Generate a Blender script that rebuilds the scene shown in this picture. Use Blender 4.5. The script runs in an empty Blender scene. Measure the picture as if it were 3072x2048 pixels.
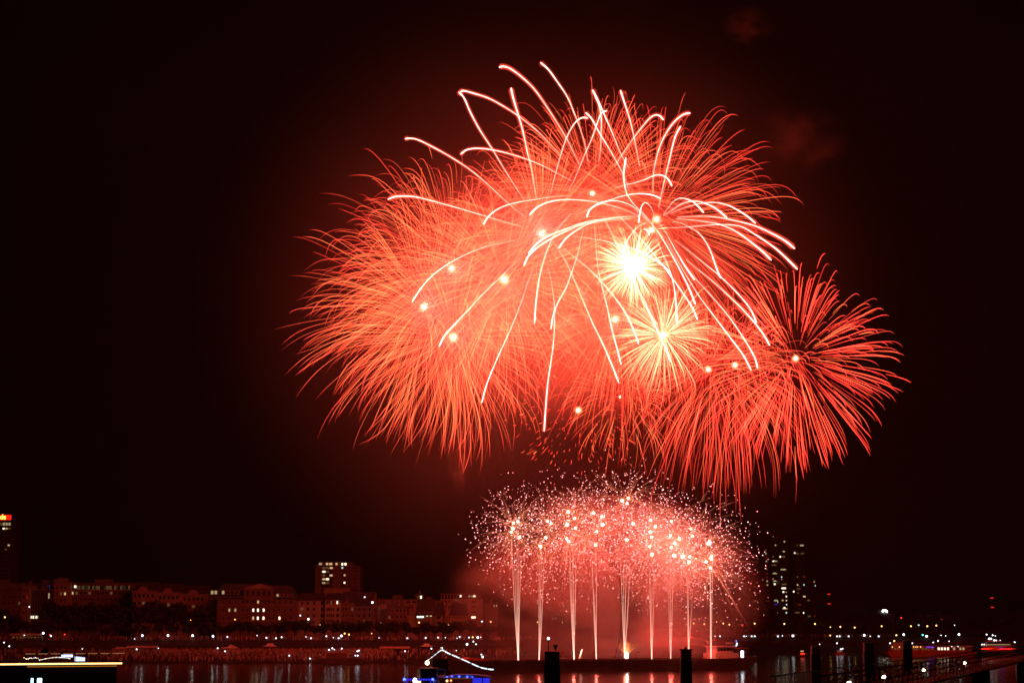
import bpy, math, random
import numpy as np
from mathutils import Vector
R = math.radians
rnd = random.Random(7)
nr = np.random.RandomState(11)
S = bpy.context.scene
COL = S.collection

# ------------------------------------------------------------------ camera
FP, H, HORIZ = 6000.0, 15.0, 1880.0           # focal length in photo pixels, eye height, horizon row
PITCH = math.atan((HORIZ - 1024.0) / FP)
cam = bpy.data.cameras.new('camera'); camo = bpy.data.objects.new('camera', cam); COL.objects.link(camo)
cam.sensor_width = 36; cam.lens = FP / 3072 * 36
cam.clip_start = 1; cam.clip_end = 9000
camo.location = (0, 0, H); camo.rotation_euler = (R(90) + PITCH, 0, 0)
S.camera = camo
def P(x, y, Y):
    """photo pixel (3072 wide) at a real distance Y -> point in the place"""
    dx, dy = (x - 1536) / FP, (1024 - y) / FP
    vx, vy, vz = dx, -dy * math.sin(PITCH) + math.cos(PITCH), dy * math.cos(PITCH) + math.sin(PITCH)
    k = Y / vy
    return Vector((vx * k, Y, H + vz * k))
def PX(x, Y): return P(x, HORIZ, Y).x
def PZ(y, Y): return P(1536, y, Y).z
PM = 1 / (FP * 1.0)                            # metres per pixel per metre of distance (about)

# ------------------------------------------------------------------ night sky
w = bpy.data.worlds.new('World'); S.world = w; w.use_nodes = True
nt = w.node_tree; nt.nodes.clear()
wo = nt.nodes.new('ShaderNodeOutputWorld'); bg = nt.nodes.new('ShaderNodeBackground')
sky = nt.nodes.new('ShaderNodeTexSky'); sky.sky_type = 'NISHITA'; sky.sun_disc = False
sky.sun_elevation = R(-6); sky.sun_rotation = R(200)
mx = nt.nodes.new('ShaderNodeMix'); mx.data_type = 'RGBA'; mx.inputs[0].default_value = 1.0
mx.blend_type = 'MIX'
mx.inputs[6].default_value = (0, 0, 0, 1); mx.inputs[7].default_value = (0.0012, 0.0004, 0.0001, 1)   # city glow on a moonless sky
nt.links.new(sky.outputs[0], mx.inputs[6]); nt.links.new(mx.outputs[2], bg.inputs[0]); bg.inputs[1].default_value = 1.0
nt.links.new(bg.outputs[0], wo.inputs[0])
S.view_settings.view_transform = 'Standard'; S.view_settings.look = 'None'
S.view_settings.exposure = 0; S.view_settings.gamma = 1; S.view_settings.use_curve_mapping = False
cy = S.cycles
cy.use_denoising = True
cy.max_bounces = 4; cy.diffuse_bounces = 1; cy.glossy_bounces = 3; cy.transmission_bounces = 3
cy.volume_bounces = 0; cy.transparent_max_bounces = 40
cy.volume_step_rate = 1.0; cy.volume_max_steps = 128
cy.pixel_filter_type = 'BLACKMAN_HARRIS'; cy.filter_width = 1.6
cy.sample_clamp_indirect = 3.0
cy.use_light_tree = True

# ------------------------------------------------------------------ helpers
def link(o, parent=None):
    COL.objects.link(o)
    if parent is not None: o.parent = parent
    return o
def tag(o, label=None, cat=None, group=None, kind=None):
    if label: o['label'] = label
    if cat: o['category'] = cat
    if group: o['group'] = group
    if kind: o['kind'] = kind
    return o
def thing(name, loc, label, cat, group=None, rz=0):
    o = bpy.data.objects.new(name, None); o.location = loc; o.rotation_euler = (0, 0, rz); o.empty_display_size = 0.5
    link(o); return tag(o, label, cat, group)
class MB:
    """collects shapes for ONE mesh"""
    def __init__(s): s.v = []; s.f = []; s.c = []
    def add(s, vs, fs, cols=None):
        n = len(s.v); s.v.extend([tuple(q) for q in vs]); s.f.extend([tuple(i + n for i in f) for f in fs])
        if cols is not None: s.c.extend(cols)
        return s
    def box(s, x0, x1, y0, y1, z0, z1):
        return s.add([(x0,y0,z0),(x1,y0,z0),(x1,y1,z0),(x0,y1,z0),(x0,y0,z1),(x1,y0,z1),(x1,y1,z1),(x0,y1,z1)],
                     [(3,2,1,0),(4,5,6,7),(0,1,5,4),(1,2,6,5),(2,3,7,6),(3,0,4,7)])
    def prism(s, poly, y0, y1):
        """outline in x,z pushed from y0 to y1"""
        n = len(poly)
        return s.add([(x, y0, z) for x, z in poly] + [(x, y1, z) for x, z in poly],
              [tuple(range(n)), tuple(range(2*n-1, n-1, -1))] + [(i, i+n, (i+1) % n + n, (i+1) % n) for i in range(n)])
    def slab(s, poly, z0, z1):
        n = len(poly)
        return s.add([(x, y, z0) for x, y in poly] + [(x, y, z1) for x, y in poly],
              [tuple(range(n-1, -1, -1)), tuple(range(n, 2*n))] + [(i, (i+1) % n, (i+1) % n + n, i+n) for i in range(n)])
    def tube(s, pts, rad, sides=6, cols=None):
        pts = [Vector(p) for p in pts]
        if not hasattr(rad, '__len__'): rad = [rad] * len(pts)
        vs, fs, cc = [], [], []
        for i, p in enumerate(pts):
            t = (pts[min(i+1, len(pts)-1)] - pts[max(i-1, 0)])
            t = t.normalized() if t.length > 1e-9 else Vector((0, 0, 1))
            a = t.cross(Vector((0.13, 1, 0.07))).normalized(); b = t.cross(a)
            for j in range(sides):
                an = 2 * math.pi * j / sides
                vs.append(p + (a * math.cos(an) + b * math.sin(an)) * rad[i])
                if cols is not None: cc.append(cols[i])
        for i in range(len(pts) - 1):
            for j in range(sides):
                k = (j + 1) % sides
                fs.append((i*sides+j, i*sides+k, (i+1)*sides+k, (i+1)*sides+j))
        fs.append(tuple(range(sides-1, -1, -1))); m = (len(pts)-1) * sides; fs.append(tuple(m + j for j in range(sides)))
        return s.add(vs, fs, cc if cols is not None else None)
    def ball(s, c, r, n=6, m=4, sz=1.0, cols=None):
        vs, fs = [], []
        c = Vector(c)
        vs.append(c + Vector((0, 0, r*sz)))
        for i in range(1, m):
            ph = math.pi * i / m
            for j in range(n):
                an = 2 * math.pi * j / n
                vs.append(c + Vector((r*math.sin(ph)*math.cos(an), r*math.sin(ph)*math.sin(an), r*sz*math.cos(ph))))
        vs.append(c - Vector((0, 0, r*sz)))
        for j in range(n): fs.append((0, 1 + j, 1 + (j+1) % n))
        for i in range(m-2):
            for j in range(n): fs.append((1+i*n+j, 1+(i+1)*n+j, 1+(i+1)*n+(j+1) % n, 1+i*n+(j+1) % n))
        b = len(vs) - 1
        for j in range(n): fs.append((b, 1+(m-2)*n+(j+1) % n, 1+(m-2)*n+j))
        return s.add(vs, fs, [cols]*len(vs) if cols is not None else None)
    def build(s, name, mat, parent=None, smooth=False):
        me = bpy.data.meshes.new(name); me.from_pydata(s.v, [], s.f)
        if s.c:
            a = me.color_attributes.new('spark_colour', 'FLOAT_COLOR', 'POINT')
            a.data.foreach_set('color', np.array(s.c, dtype=np.float32).reshape(-1))
        me.materials.append(mat)
        if smooth: me.polygons.foreach_set('use_smooth', [True] * len(me.polygons))
        me.update()
        o = bpy.data.objects.new(name, me)
        if mat.name in ('burning_sparks', 'red_halo_sheath', 'core_halo_sheath'): o.visible_shadow = False      # see-through sparks and halo shells cast none
        return link(o, parent)
def copy_tree(o, parent=None):
    c = o.copy(); COL.objects.link(c); c.parent = parent
    for ch in list(o.children): copy_tree(ch, c)
    return c

def mat(name, col, rough=0.8, metal=0.0, noise=0.25, scale=0.6, bump=0.0, spec=0.4):
    m = bpy.data.materials.new(name); m.use_nodes = True; t = m.node_tree; b = t.nodes['Principled BSDF']
    b.inputs['Roughness'].default_value = rough; b.inputs['Metallic'].default_value = metal
    b.inputs['Specular IOR Level'].default_value = spec
    tc = t.nodes.new('ShaderNodeTexCoord'); nz = t.nodes.new('ShaderNodeTexNoise'); nz.inputs['Scale'].default_value = scale
    nz.inputs['Detail'].default_value = 5
    t.links.new(tc.outputs['Object'], nz.inputs['Vector'])
    cr = t.nodes.new('ShaderNodeValToRGB')
    lo = tuple(c * (1 - noise) for c in col); hi = tuple(min(1, c * (1 + noise)) for c in col)
    cr.color_ramp.elements[0].position = 0.3; cr.color_ramp.elements[1].position = 0.7
    cr.color_ramp.elements[0].color = (*lo, 1); cr.color_ramp.elements[1].color = (*hi, 1)
    t.links.new(nz.outputs['Fac'], cr.inputs[0]); t.links.new(cr.outputs[0], b.inputs['Base Color'])
    if bump:
        bp = t.nodes.new('ShaderNodeBump'); bp.inputs['Strength'].default_value = bump
        t.links.new(nz.outputs['Fac'], bp.inputs['Height']); t.links.new(bp.outputs[0], b.inputs['Normal'])
    return m
def glow(name, col, strength, sample=False):
    m = bpy.data.materials.new(name); m.use_nodes = True; t = m.node_tree; t.nodes.clear()
    o = t.nodes.new('ShaderNodeOutputMaterial'); e = t.nodes.new('ShaderNodeEmission')
    e.inputs[0].default_value = (*col, 1); e.inputs[1].default_value = strength
    t.links.new(e.outputs[0], o.inputs[0])
    m.cycles.emission_sampling = 'AUTO' if sample else 'NONE'
    return m
def glow_attr(name, strength=1.0):
    m = glow(name, (1, 1, 1), strength); t = m.node_tree
    a = t.nodes.new('ShaderNodeAttribute'); a.attribute_name = 'spark_colour'
    e = [n for n in t.nodes if n.type == 'EMISSION'][0]
    t.links.new(a.outputs['Color'], e.inputs[0])
    # a spark track is thin glowing gas: what lies behind it shines through
    tr = t.nodes.new('ShaderNodeBsdfTransparent'); ad = t.nodes.new('ShaderNodeAddShader')
    o = [n for n in t.nodes if n.type == 'OUTPUT_MATERIAL'][0]
    t.links.new(e.outputs[0], ad.inputs[0]); t.links.new(tr.outputs[0], ad.inputs[1]); t.links.new(ad.outputs[0], o.inputs[0]); return m
def lamp(name, loc, power, col, radius, parent=None):
    l = bpy.data.lights.new(name, 'POINT'); l.energy = power; l.color = col; l.shadow_soft_size = radius
    o = bpy.data.objects.new(name, l); o.location = loc; return link(o, parent)

SPARK = glow_attr('burning_sparks')
CORE = glow('white_hot_core', (1.0, 0.75, 0.55), 60)
def halo_mat(name, col, strength, power):  # view-facing emission that paints a soft halo round bright sources
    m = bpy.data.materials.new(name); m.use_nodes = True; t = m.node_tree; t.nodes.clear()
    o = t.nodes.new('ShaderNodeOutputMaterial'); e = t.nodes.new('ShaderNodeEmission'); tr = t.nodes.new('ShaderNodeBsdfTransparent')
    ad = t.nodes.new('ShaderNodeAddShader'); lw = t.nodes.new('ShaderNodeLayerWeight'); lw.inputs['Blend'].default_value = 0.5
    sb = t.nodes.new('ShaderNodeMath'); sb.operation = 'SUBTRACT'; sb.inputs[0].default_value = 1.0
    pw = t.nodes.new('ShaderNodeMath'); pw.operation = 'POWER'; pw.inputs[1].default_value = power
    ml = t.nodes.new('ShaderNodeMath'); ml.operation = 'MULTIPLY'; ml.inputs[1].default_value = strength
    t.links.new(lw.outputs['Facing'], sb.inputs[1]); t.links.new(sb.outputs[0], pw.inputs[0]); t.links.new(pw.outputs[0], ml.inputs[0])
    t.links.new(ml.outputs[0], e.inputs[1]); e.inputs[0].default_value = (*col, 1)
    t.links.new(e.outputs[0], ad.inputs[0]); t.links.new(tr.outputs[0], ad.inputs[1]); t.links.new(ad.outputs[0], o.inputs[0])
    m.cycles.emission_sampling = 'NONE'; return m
HALO_RED = halo_mat('red_halo_sheath', (1, .08, .045), .75, 3.5)
HALO_CORE = halo_mat('core_halo_sheath', (1, .42, .18), 1.4, 5.0)
YB = 705.0                                     # distance of the display above the barge

# ================================================================== FIREWORKS
RED = (1.0, 0.020, 0.011); GOLD = (1.0, 0.11, 0.04); ROSE = (1.0, .045, .034); PINK = (1.0, .045, .032); WHITE = (1.0, 0.62, 0.42)
def mixc(a, b, t): return tuple(a[i] * (1 - t) + b[i] * t for i in range(3))

def shell(cx, cy_, rad, n, label, power, droop=0.28, wind=-0.05, inner=0.12, heat=0.3, Yd=0, thick=.9, bright=.8,
          down=1.0, core=0.85, dash=False, col=RED, s_lo=0.8, up=1.0, hotcore=0.0, loose=0.7):
    Y = YB + Yd
    c = P(cx, cy_, Y); m = Y * PM; Rm = rad * m
    t = thing('firework_burst', c, label, 'firework', 'red shell bursts high over the barge')
    mb = MB()
    k = 3.0; nrm = 1 - math.exp(-k)
    for i in range(n):
        z = rnd.uniform(-1, 1); a = rnd.uniform(0, 2*math.pi); q = math.sqrt(1 - z*z)
        d = Vector((q*math.cos(a), q*math.sin(a), z * (up if z > 0 else down)))
        rr = Rm * rnd.gauss(0.91, 0.06 + 0.06*loose) * (1.12 if rnd.random() < 0.04 else 1)
        s0 = inner * rnd.uniform(0.7, 1.7); s1 = rnd.uniform(s_lo, 1.15)
        if dash: s0 = rnd.uniform(0.35, 0.8); s1 = s0 + rnd.uniform(0.06, 0.2)
        elif rnd.random() < 0.3: s0 = rnd.uniform(inner, 0.5)
        N = 4 if dash else 11
        orange = max(0.0, min(1.0, rnd.gauss(heat, 0.28)))
        w0 = rnd.uniform(0.42, 0.72) * thick * m
        br = bright * rnd.uniform(0.5, 1.5)
        gv = droop * .62 * rnd.uniform(1-.5*loose, 1+.5*loose); wv = wind + rnd.gauss(0, .04*loose)
        jit = Vector((rnd.gauss(0, .05), rnd.gauss(0, .03), rnd.gauss(0, .05))) * Rm * loose
        pts, rads, cols = [], [], []
        for j in range(N):
            u = j / (N - 1); s = s0 + (s1 - s0) * u
            r = rr * (1 - math.exp(-k * s)) / nrm
            p = d * r + Vector((wv * Rm * s * s, 0, -gv * Rm * s ** 2.8)) + jit * s * s * s
            pts.append(p)
            prof = min(1, 0.35 + 2.2 * u) * (1 if u < 0.8 else 1 - 0.75 * (u - 0.8) / 0.2)
            rads.append(w0 * prof)
            o = orange * (1 - 0.85 * u) * .75
            hc = hotcore * max(0, 1 - 1.25 * u)
            cc = mixc(mixc(mixc((1, .042, .027), (1, .36, .10), o), (1, .8, .42), hc), (1, .05, .03), 0.45*max(0, u-.7)/.3)
            f = br * (1.35 + .3 * hc) * (1.0 if u < .75 else 1 - .45*(u-.75)/.25)
            cols.append((cc[0]*f, cc[1]*f, cc[2]*f, 1))
        mb.tube(pts, rads, 3, cols)
    o = mb.build('spark_trails', SPARK, t); o['kind'] = 'stuff'
    b = MB().ball((0, 0, 0), core * 0.55, 8, 6).build('glowing_core', CORE, t)
    MB().ball((0, 0, 0), core * 2.2, 16, 12).build('core_halo', HALO_CORE, t, True)  # added shell: bloom round the core put in as emission
    lamp('burst_light', (0, 0, 0), power, col, core * .85, t)
    return t

PW = 1.7e4
shell(2387, 1075, 318, 400, 'red burst furthest right, with dark hollow around its white core', 4*PW, droop=.11, wind=.02, inner=.15, heat=.06, thick=1.35, bright=1.15, loose=.2, s_lo=.85, Yd=-60, core=0.75, down=1.1)
shell(1360, 1012, 372, 500, 'red and orange burst with lowest core on the left side', 9*PW, droop=.26, wind=-.06, heat=.50, down=.9, Yd=-12, thick=.85, col=ROSE, core=1.10)
shell(1272, 920, 385, 470, 'red and orange burst whose core sits furthest left', 8*PW, droop=.20, wind=-.08, heat=.48, Yd=14, thick=.85, col=ROSE, core=1.00)
shell(1355, 805, 380, 520, 'red burst above the leftmost core, its sparks fanning to upper left', 8*PW, droop=.18, wind=-.08, heat=.40, Yd=30, thick=.85, col=ROSE, core=1.00)
shell(1513, 838, 360, 420, 'orange tinted burst between the left cluster and the middle', 10*PW, droop=.2, wind=-.02, heat=.62, Yd=-25, thick=.85, col=ROSE, core=1.20)
shell(1625, 700, 330, 380, 'red burst right of the middle of the left half, below long white arcs', 9*PW, droop=.16, wind=-.02, heat=.5, Yd=20, thick=.85, col=ROSE, core=1.00)
shell(1777, 580, 345, 560, 'topmost red burst with hooked sparks under the white comets', 8*PW, droop=.17, wind=-.02, heat=.33, Yd=35, core=0.90, s_lo=.75)
shell(1970, 658, 395, 620, 'large red burst spreading to upper right beneath the comets', 9*PW, droop=.16, wind=.03, heat=.22, Yd=-30, core=1.00)
shell(1955, 690, 60, 60, 'small gold burst just below the upper right core', 6*PW, droop=.2, heat=.9, Yd=-40, core=0.90, hotcore=0.30)
shell(1900, 800, 135, 420, 'blinding white and yellow burst in the middle of the display', 22*PW, droop=.14, heat=1.0, Yd=-45, thick=.9, bright=.95, core=2.60, hotcore=1.00, col=GOLD, inner=.03)
shell(1990, 1005, 185, 330, 'yellow burst with clear radiating sparks and big white core', 11*PW, droop=.22, heat=1.0, Yd=-45, thick=.9, bright=.8, core=1.50, hotcore=0.75, col=GOLD, inner=.05)
shell(1845, 958, 300, 380, 'red burst left of the yellow one, sparks falling straight down', 7*PW, droop=.45, heat=.35, Yd=5, core=1.00)
shell(2125, 1108, 275, 360, 'red burst with left one of two neighbouring cores at lower right', 6*PW, droop=.42, down=1.25, wind=-.04, heat=.18, Yd=10, core=0.80)
shell(2205, 1095, 250, 250, 'red burst with right one of two neighbouring cores, sparks drooping lowest', 6*PW, droop=.6, down=1.45, wind=-.02, heat=.08, Yd=-15, core=0.80)
shell(1735, 1230, 205, 280, 'small red burst of short dashes below the middle', 3*PW, droop=.1, heat=.15, Yd=-20, core=0.80, dash=True, thick=1.2)
shell(1860, 1190, 190, 150, 'faint gold flecked burst low in the middle', 1*PW, droop=.35, inner=.25, bright=.75, heat=.5, Yd=15, core=0.30)

# thick white comets: outlines read from the photo, each given its own depth
CR = {'a': (1200, 150, .3507), 'b': (1150, 150, .3507), 'c': (1700, 150, .4146), 'd': (1650, 150, .2232),
      'e': (1550, 600, .4782), 'f': (1850, 500, .2551), 'g': (850, 450, .638)}
COMETS_A = [
 ('a', 1.1, [(45,760),(90,757),(150,768),(260,820),(440,920),(620,1040),(800,1195),(930,1315),(1060,1420)]),
 ('a', 1.2, [(503,362),(550,415),(600,530),(680,680),(790,850),(880,1000),(980,1160),(1060,1280)]),
 ('a', 1.2, [(520,360),(545,350),(640,375),(760,415),(880,480),(1020,570),(1180,700),(1280,800),(1370,895)]),
 ('a', 1.3, [(950,325),(965,400),(1000,520),(1050,690),(1090,880),(1120,1000),(1145,1150),(1165,1270)]),
 ('a', 1.2, [(848,150),(885,142),(950,165),(1050,240),(1160,350),(1290,540),(1420,750),(1480,870),(1540,990)]),
 ('a', 1.2, [(1203,110),(1270,170),(1350,280),(1430,400),(1490,540),(1540,670),(1580,800),(1610,960)]),
 ('a', 1.1, [(520,892),(570,855),(660,842),(790,855),(940,890),(1110,945),(1250,1005),(1360,1065),(1470,1120)]),
 ('b', 1.1, [(40,1278),(100,1255),(200,1250),(300,1262),(450,1300),(650,1355),(850,1415),(1000,1460),(1180,1510)]),
 ('a', 1.1, [(715,1490),(745,1440),(800,1385),(880,1340),(1000,1305),(1150,1280),(1300,1258),(1440,1245)]),
 ('a', 1.1, [(1110,1412),(1150,1365),(1220,1320),(1320,1290),(1450,1280),(1600,1290),(1720,1310),(1900,1360),(2050,1420)]),
 ('a', 1.2, [(1605,583),(1560,580),(1510,610),(1460,680),(1410,790),(1360,950),(1320,1100),(1290,1220)]),
 ('a', 1.0, [(1768,520),(1720,545),(1690,620),(1640,760),(1570,920),(1500,1090),(1440,1210)]),
 ('a', 1.2, [(1590,538),(1640,590),(1700,700),(1780,830),(1860,970),(1920,1090),(1960,1200)]),
 ('a', 1.5, [(1648,345),(1700,450),(1750,560),(1820,720),(1890,890),(1960,1010)]),
 ('a', 1.0, [(1670,390),(1705,480),(1722,600),(1720,720),(1715,850),(1700,960)]),
 ('d', 1.2, [(947,545),(990,680),(1040,830),(1090,1000),(1130,1180),(1170,1380),(1205,1560)]),
 ('d', 1.2, [(1523,940),(1480,890),(1420,875),(1350,910),(1280,985),(1190,1100),(1100,1220),(960,1420),(870,1560)]),
 ('g', .9, [(605,715),(640,660),(690,600),(760,545),(830,505),(920,465),(1010,440),(1090,425)]),
 ('g', 1.0, [(733,922),(760,870),(810,815),(880,740),(950,665),(1020,600),(1070,550),(1110,510)]),
 ('g', .9, [(933,1187),(960,1090),(1010,970),(1060,860),(1110,740),(1150,620),(1175,560)]),
 ('e', .95, [(172,1450),(180,1330),(195,1150),(220,980),(235,850),(238,700),(230,600),(215,500),(195,420)]),
 ('e', .85, [(112,775),(120,650),(140,500),(170,380),(210,270),(260,180),(340,85)]),
 ('e', .85, [(215,810),(230,720),(260,640),(310,550),(350,440),(380,350),(400,260),(420,180)]),
 ('e', .95, [(642,1148),(600,1040),(540,900),(480,780),(420,640),(370,520),(310,390),(240,280)]),
 ('e', .9, [(655,1030),(630,930),(600,820),(570,680),(540,560),(515,450),(500,320),(490,170)]),
 ('e', 1.0, [(765,903),(740,830),(690,720),(630,630),(540,520),(450,430),(370,365),(290,300)]),
 ('e', .9, [(970,480),(940,430),(860,370),(780,325),(680,290),(560,258),(450,240),(350,230)]),
]
COMETS_B = [
 ('c', 1.1, [(895,457),(840,470),(770,530),(710,620),(670,710),(645,800),(630,880),(625,960),(624,1040)]),
 ('c', 1.1, [(825,552),(795,605),(770,680),(745,790),(720,890),(700,980),(680,1070),(665,1140)]),
 ('c', 1.2, [(428,780),(412,900),(420,980),(440,1050),(490,1120),(560,1190),(630,1265)]),
 ('c', 1.1, [(763,985),(730,930),(680,905),(630,910),(560,940),(480,965),(420,978),(350,1000)]),
 ('c', 1.1, [(680,1075),(620,1050),(540,1040),(450,1047),(360,1070),(260,1105),(160,1150),(60,1200)]),
 ('c', 1.1, [(145,1210),(165,1160),(230,1112),(330,1090),(420,1105),(490,1140),(560,1195),(600,1240)]),
 ('c', 1.1, [(520,1250),(530,1180),(545,1125),(570,1105),(600,1125),(620,1160),(635,1190)]),
 ('c', 1.2, [(990,1175),(950,1130),(900,1090),(830,1072),(780,1090),(740,1135),(700,1190)]),
 ('c', 1.2, [(1160,1215),(1110,1170),(1050,1130),(970,1100),(900,1095),(830,1115),(760,1160),(700,1200)]),
 ('c', 1.2, [(1365,1253),(1310,1205),(1240,1160),(1170,1125),(1090,1105),(1010,1105),(930,1120),(840,1145),(750,1185)]),
 ('c', 1.3, [(1650,1437),(1580,1380),(1480,1325),(1370,1275),(1240,1240),(1120,1215),(1000,1203),(900,1205),(800,1210)]),
 ('c', 1.3, [(1480,1520),(1420,1460),(1340,1395),(1260,1335),(1180,1290),(1080,1255),(980,1240),(880,1228),(790,1222)]),
 ('f', 1.3, [(2125,1205),(2020,1100),(1880,970),(1740,870),(1600,780),(1480,710),(1350,685),(1200,680),(1050,690),(880,705),(700,718),(560,720)]),
 ('f', 1.1, [(1225,1310),(1180,1210),(1130,1060),(1080,940),(1010,830),(940,760),(850,710),(760,665),(660,645)]),
 ('f', 1.0, [(65,1080),(90,960),(130,860),(190,770),(260,700),(350,655)]),
 ('f', 1.2, [(385,805),(360,750),(320,735),(400,720)]),
 ('e', 1.1, [(75,335),(120,280),(190,230),(300,185),(430,140),(560,118),(700,103),(770,105)]),
 ('e', 1.1, [(45,410),(75,350),(140,290),(250,225),(380,165),(480,135),(600,112),(700,108)]),
 ('e', 1.1, [(265,300),(310,240),(370,195),(450,150),(560,125),(640,120),(720,118)]),
 ('e', 1.0, [(967,1015),(930,920),(870,790),(820,680),(770,580),(740,500),(690,400),(640,300),(590,200),(540,100)]),
 ('e', 1.1, [(1005,780),(1000,660),(990,560),(970,470),(940,390),(900,300),(875,200)]),
 ('e', 1.1, [(1135,750),(1100,670),(1040,580),(970,480),(900,390),(820,290),(740,200),(670,130),(600,50)]),
 ('e', 1.2, [(1120,652),(1080,550),(1020,430),(960,320),(900,220),(860,165),(800,110),(740,60)]),
 ('e', 1.2, [(1115,500),(1060,420),(1000,320),(950,230),(900,150)]),
 ('e', 1.1, [(1470,1065),(1420,970),(1330,850),(1240,730),(1150,610),(1080,500),(1010,380),(940,250)]),
 ('e', 1.1, [(1512,1055),(1490,980),(1420,860),(1330,730),(1220,600),(1120,490),(1030,380)]),
 ('e', 1.1, [(1588,912),(1540,830),(1450,720),(1340,610),(1230,510),(1130,430),(1060,370)]),
 ('e', 1.1, [(1505,770),(1470,690),(1400,600),(1290,490),(1180,400),(1080,320),(990,250)]),
]
def smooth_path(q, n=26):
    q = [np.array(p, float) for p in q]; q = [2*q[0]-q[1]] + q + [2*q[-1]-q[-2]]
    out = []
    for k in range(n):
        t = k / (n-1) * (len(q) - 3); i = min(int(t), len(q) - 4); f = t - i
        a, b, c, d = q[i:i+4]
        out.append(0.5 * ((2*b) + (-a+c)*f + (2*a-5*b+4*c-d)*f*f + (-a+3*b-3*c+d)*f**3))
    return out
def comet_burst(centre, rows, label, Yc):
    c = P(centre[0], centre[1], Yc); t = thing('comet_burst', c, label, 'firework', None)
    for k, wd, pts in rows:
        ox, oy, sc = CR[k]
        q = smooth_path([(ox + x*sc, oy + y*sc) for x, y in pts])
        dep = rnd.uniform(-45, 45); n = len(q)
        P3, rad, cols = [], [], []
        for i, p in enumerate(q):
            u = i / (n - 1)                     # 0 at the tip
            Y = Yc + dep * (1 - u)
            P3.append(P(p[0], p[1], Y) - c)
            rad.append(max(0.42, (1.85 - 1.5 * u**0.75)) * wd * Y * PM * (0.55 if i == 0 else 1))
            f = 2.8 * (1 - .75*u) * (1 + .25*math.sin(i*2.1 + dep))
            cols.append((1.1*f, .44*f, .36*f, 1))
        MB().tube(P3, rad, 7, cols).build('comet_trail', SPARK, t)
        # soft red exposure halo round the hot track, put in as emission
        MB().tube(P3, [r * 4.2 + .35 for r in rad], 10).build('comet_halo', HALO_RED, t, True)
    return t
comet_burst((1640, 640), COMETS_A, 'left burst of thick white comets arching over the red shells', YB - 60)
comet_burst((1965, 665), COMETS_B, 'right burst of thick white comets, falling in long arcs to lower right', YB - 70)

# crackling mines above the barge
CK = 1000 / 2240
CRACK = [(495,645),(523,636),(490,682),(478,705),(536,740),(722,632),(746,648),(711,744),(675,802),(862,570),(906,614),(853,657),
         (909,679),(852,750),(864,768),(1030,577),(1089,600),(1093,655),(1054,703),(1045,792),(1225,495),(1265,478),(1257,514),(1298,650),(1257,758),
         (1415,627),(1449,668),(1414,706),(1422,740),(1426,856),(1410,803),(1556,632),(1547,729),(1608,750),(1577,779),(1554,811),(1573,864),
         (1632,873),(1679,871),(1673,909),(1686,684),(1698,733),(1810,772),(1806,786),(1825,872),(1823,884),(1789,906),(1817,948)]
ORD = ['first','second','third','fourth','fifth','sixth','seventh','eighth','ninth','tenth','eleventh','twelfth','thirteenth','fourteenth','fifteenth','sixteenth',
       'seventeenth','eighteenth','nineteenth','twentieth']
def ordinal(i):
    if i < 20: return ORD[i]
    tens = ['twenty','thirty','forty','fifty','sixty','seventy','eighty','ninety'][(i+1)//10 - 2]; u = (i+1) % 10
    return (tens[:-1] + 'ieth') if u == 0 else tens + '-' + ORD[u-1]
for i, (u, v) in enumerate(sorted(CRACK)):
    x, y = 1320 + u*CK, 1280 + v*CK; Y = YB + rnd.uniform(-22, 22) + (x - 1800) * .05; m = Y * PM
    c = P(x, y, Y)
    bright = (x, y)
    t = thing('crackle_burst', c, 'small crackling burst above the barge, %s core from the left' % ordinal(i), 'firework', 'crackling bursts above the barge')
    Rm = rnd.uniform(125, 195) * m
    st, tr = MB(), MB()
    edge = 1.0 if 1600 < x < 2000 else 1.25
    for j in range(112):
        z = rnd.uniform(-1, 1); a = rnd.uniform(0, 2*math.pi); q = math.sqrt(1-z*z)
        r = Rm * min(1.25, abs(rnd.gauss(.78, .30)))
        p = Vector((q*math.cos(a), q*math.sin(a), z*.92)) * r - Vector((0, 0, .12*r*r/Rm))
        h = rnd.choice((1.3, 2.4, 4.5)); wv = rnd.uniform(0, 1)
        col = (h, h*(.22 + .20*wv), h*(.22 + .18*wv), 1)
        st.ball(p, rnd.choice((.6, .8, 1.0, 1.3)) * m, 4, 2, 1, col)
    for j in range(34):
        z = rnd.uniform(-1, 1); a = rnd.uniform(0, 2*math.pi); q = math.sqrt(1-z*z); d = Vector((q*math.cos(a), q*math.sin(a), z))
        r1 = Rm * rnd.uniform(.35, 1.05); s0 = rnd.choice((.03, .03, .4, .6))
        pts = [d*r1*s - Vector((0, 0, .22*r1*s*s)) for s in np.linspace(s0, 1, 6)]
        f = rnd.uniform(.2, .65)
        tr.tube(pts, [.3*m, .42*m, .45*m, .42*m, .36*m, .2*m], 3, [(f*(1-.1*k), f*(.30-.045*k), f*(.13-.015*k), 1) for k in range(6)])
    st.build('crackle_stars', SPARK, t)['kind'] = 'stuff'; tr.build('spark_trails', SPARK, t)['kind'] = 'stuff'
    big = rnd.uniform(.38, .6)
    MB().ball((0, 0, 0), big*.6, 6, 4).build('glowing_core', CORE, t)
    MB().ball((0, 0, 0), big * 1.9, 10, 8).build('core_halo', HALO_CORE, t, True)  # bloom of the small core, an added emissive shell
    lamp('burst_light', (0, 0, 0), 0.105*PW, PINK, big, t)

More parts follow.
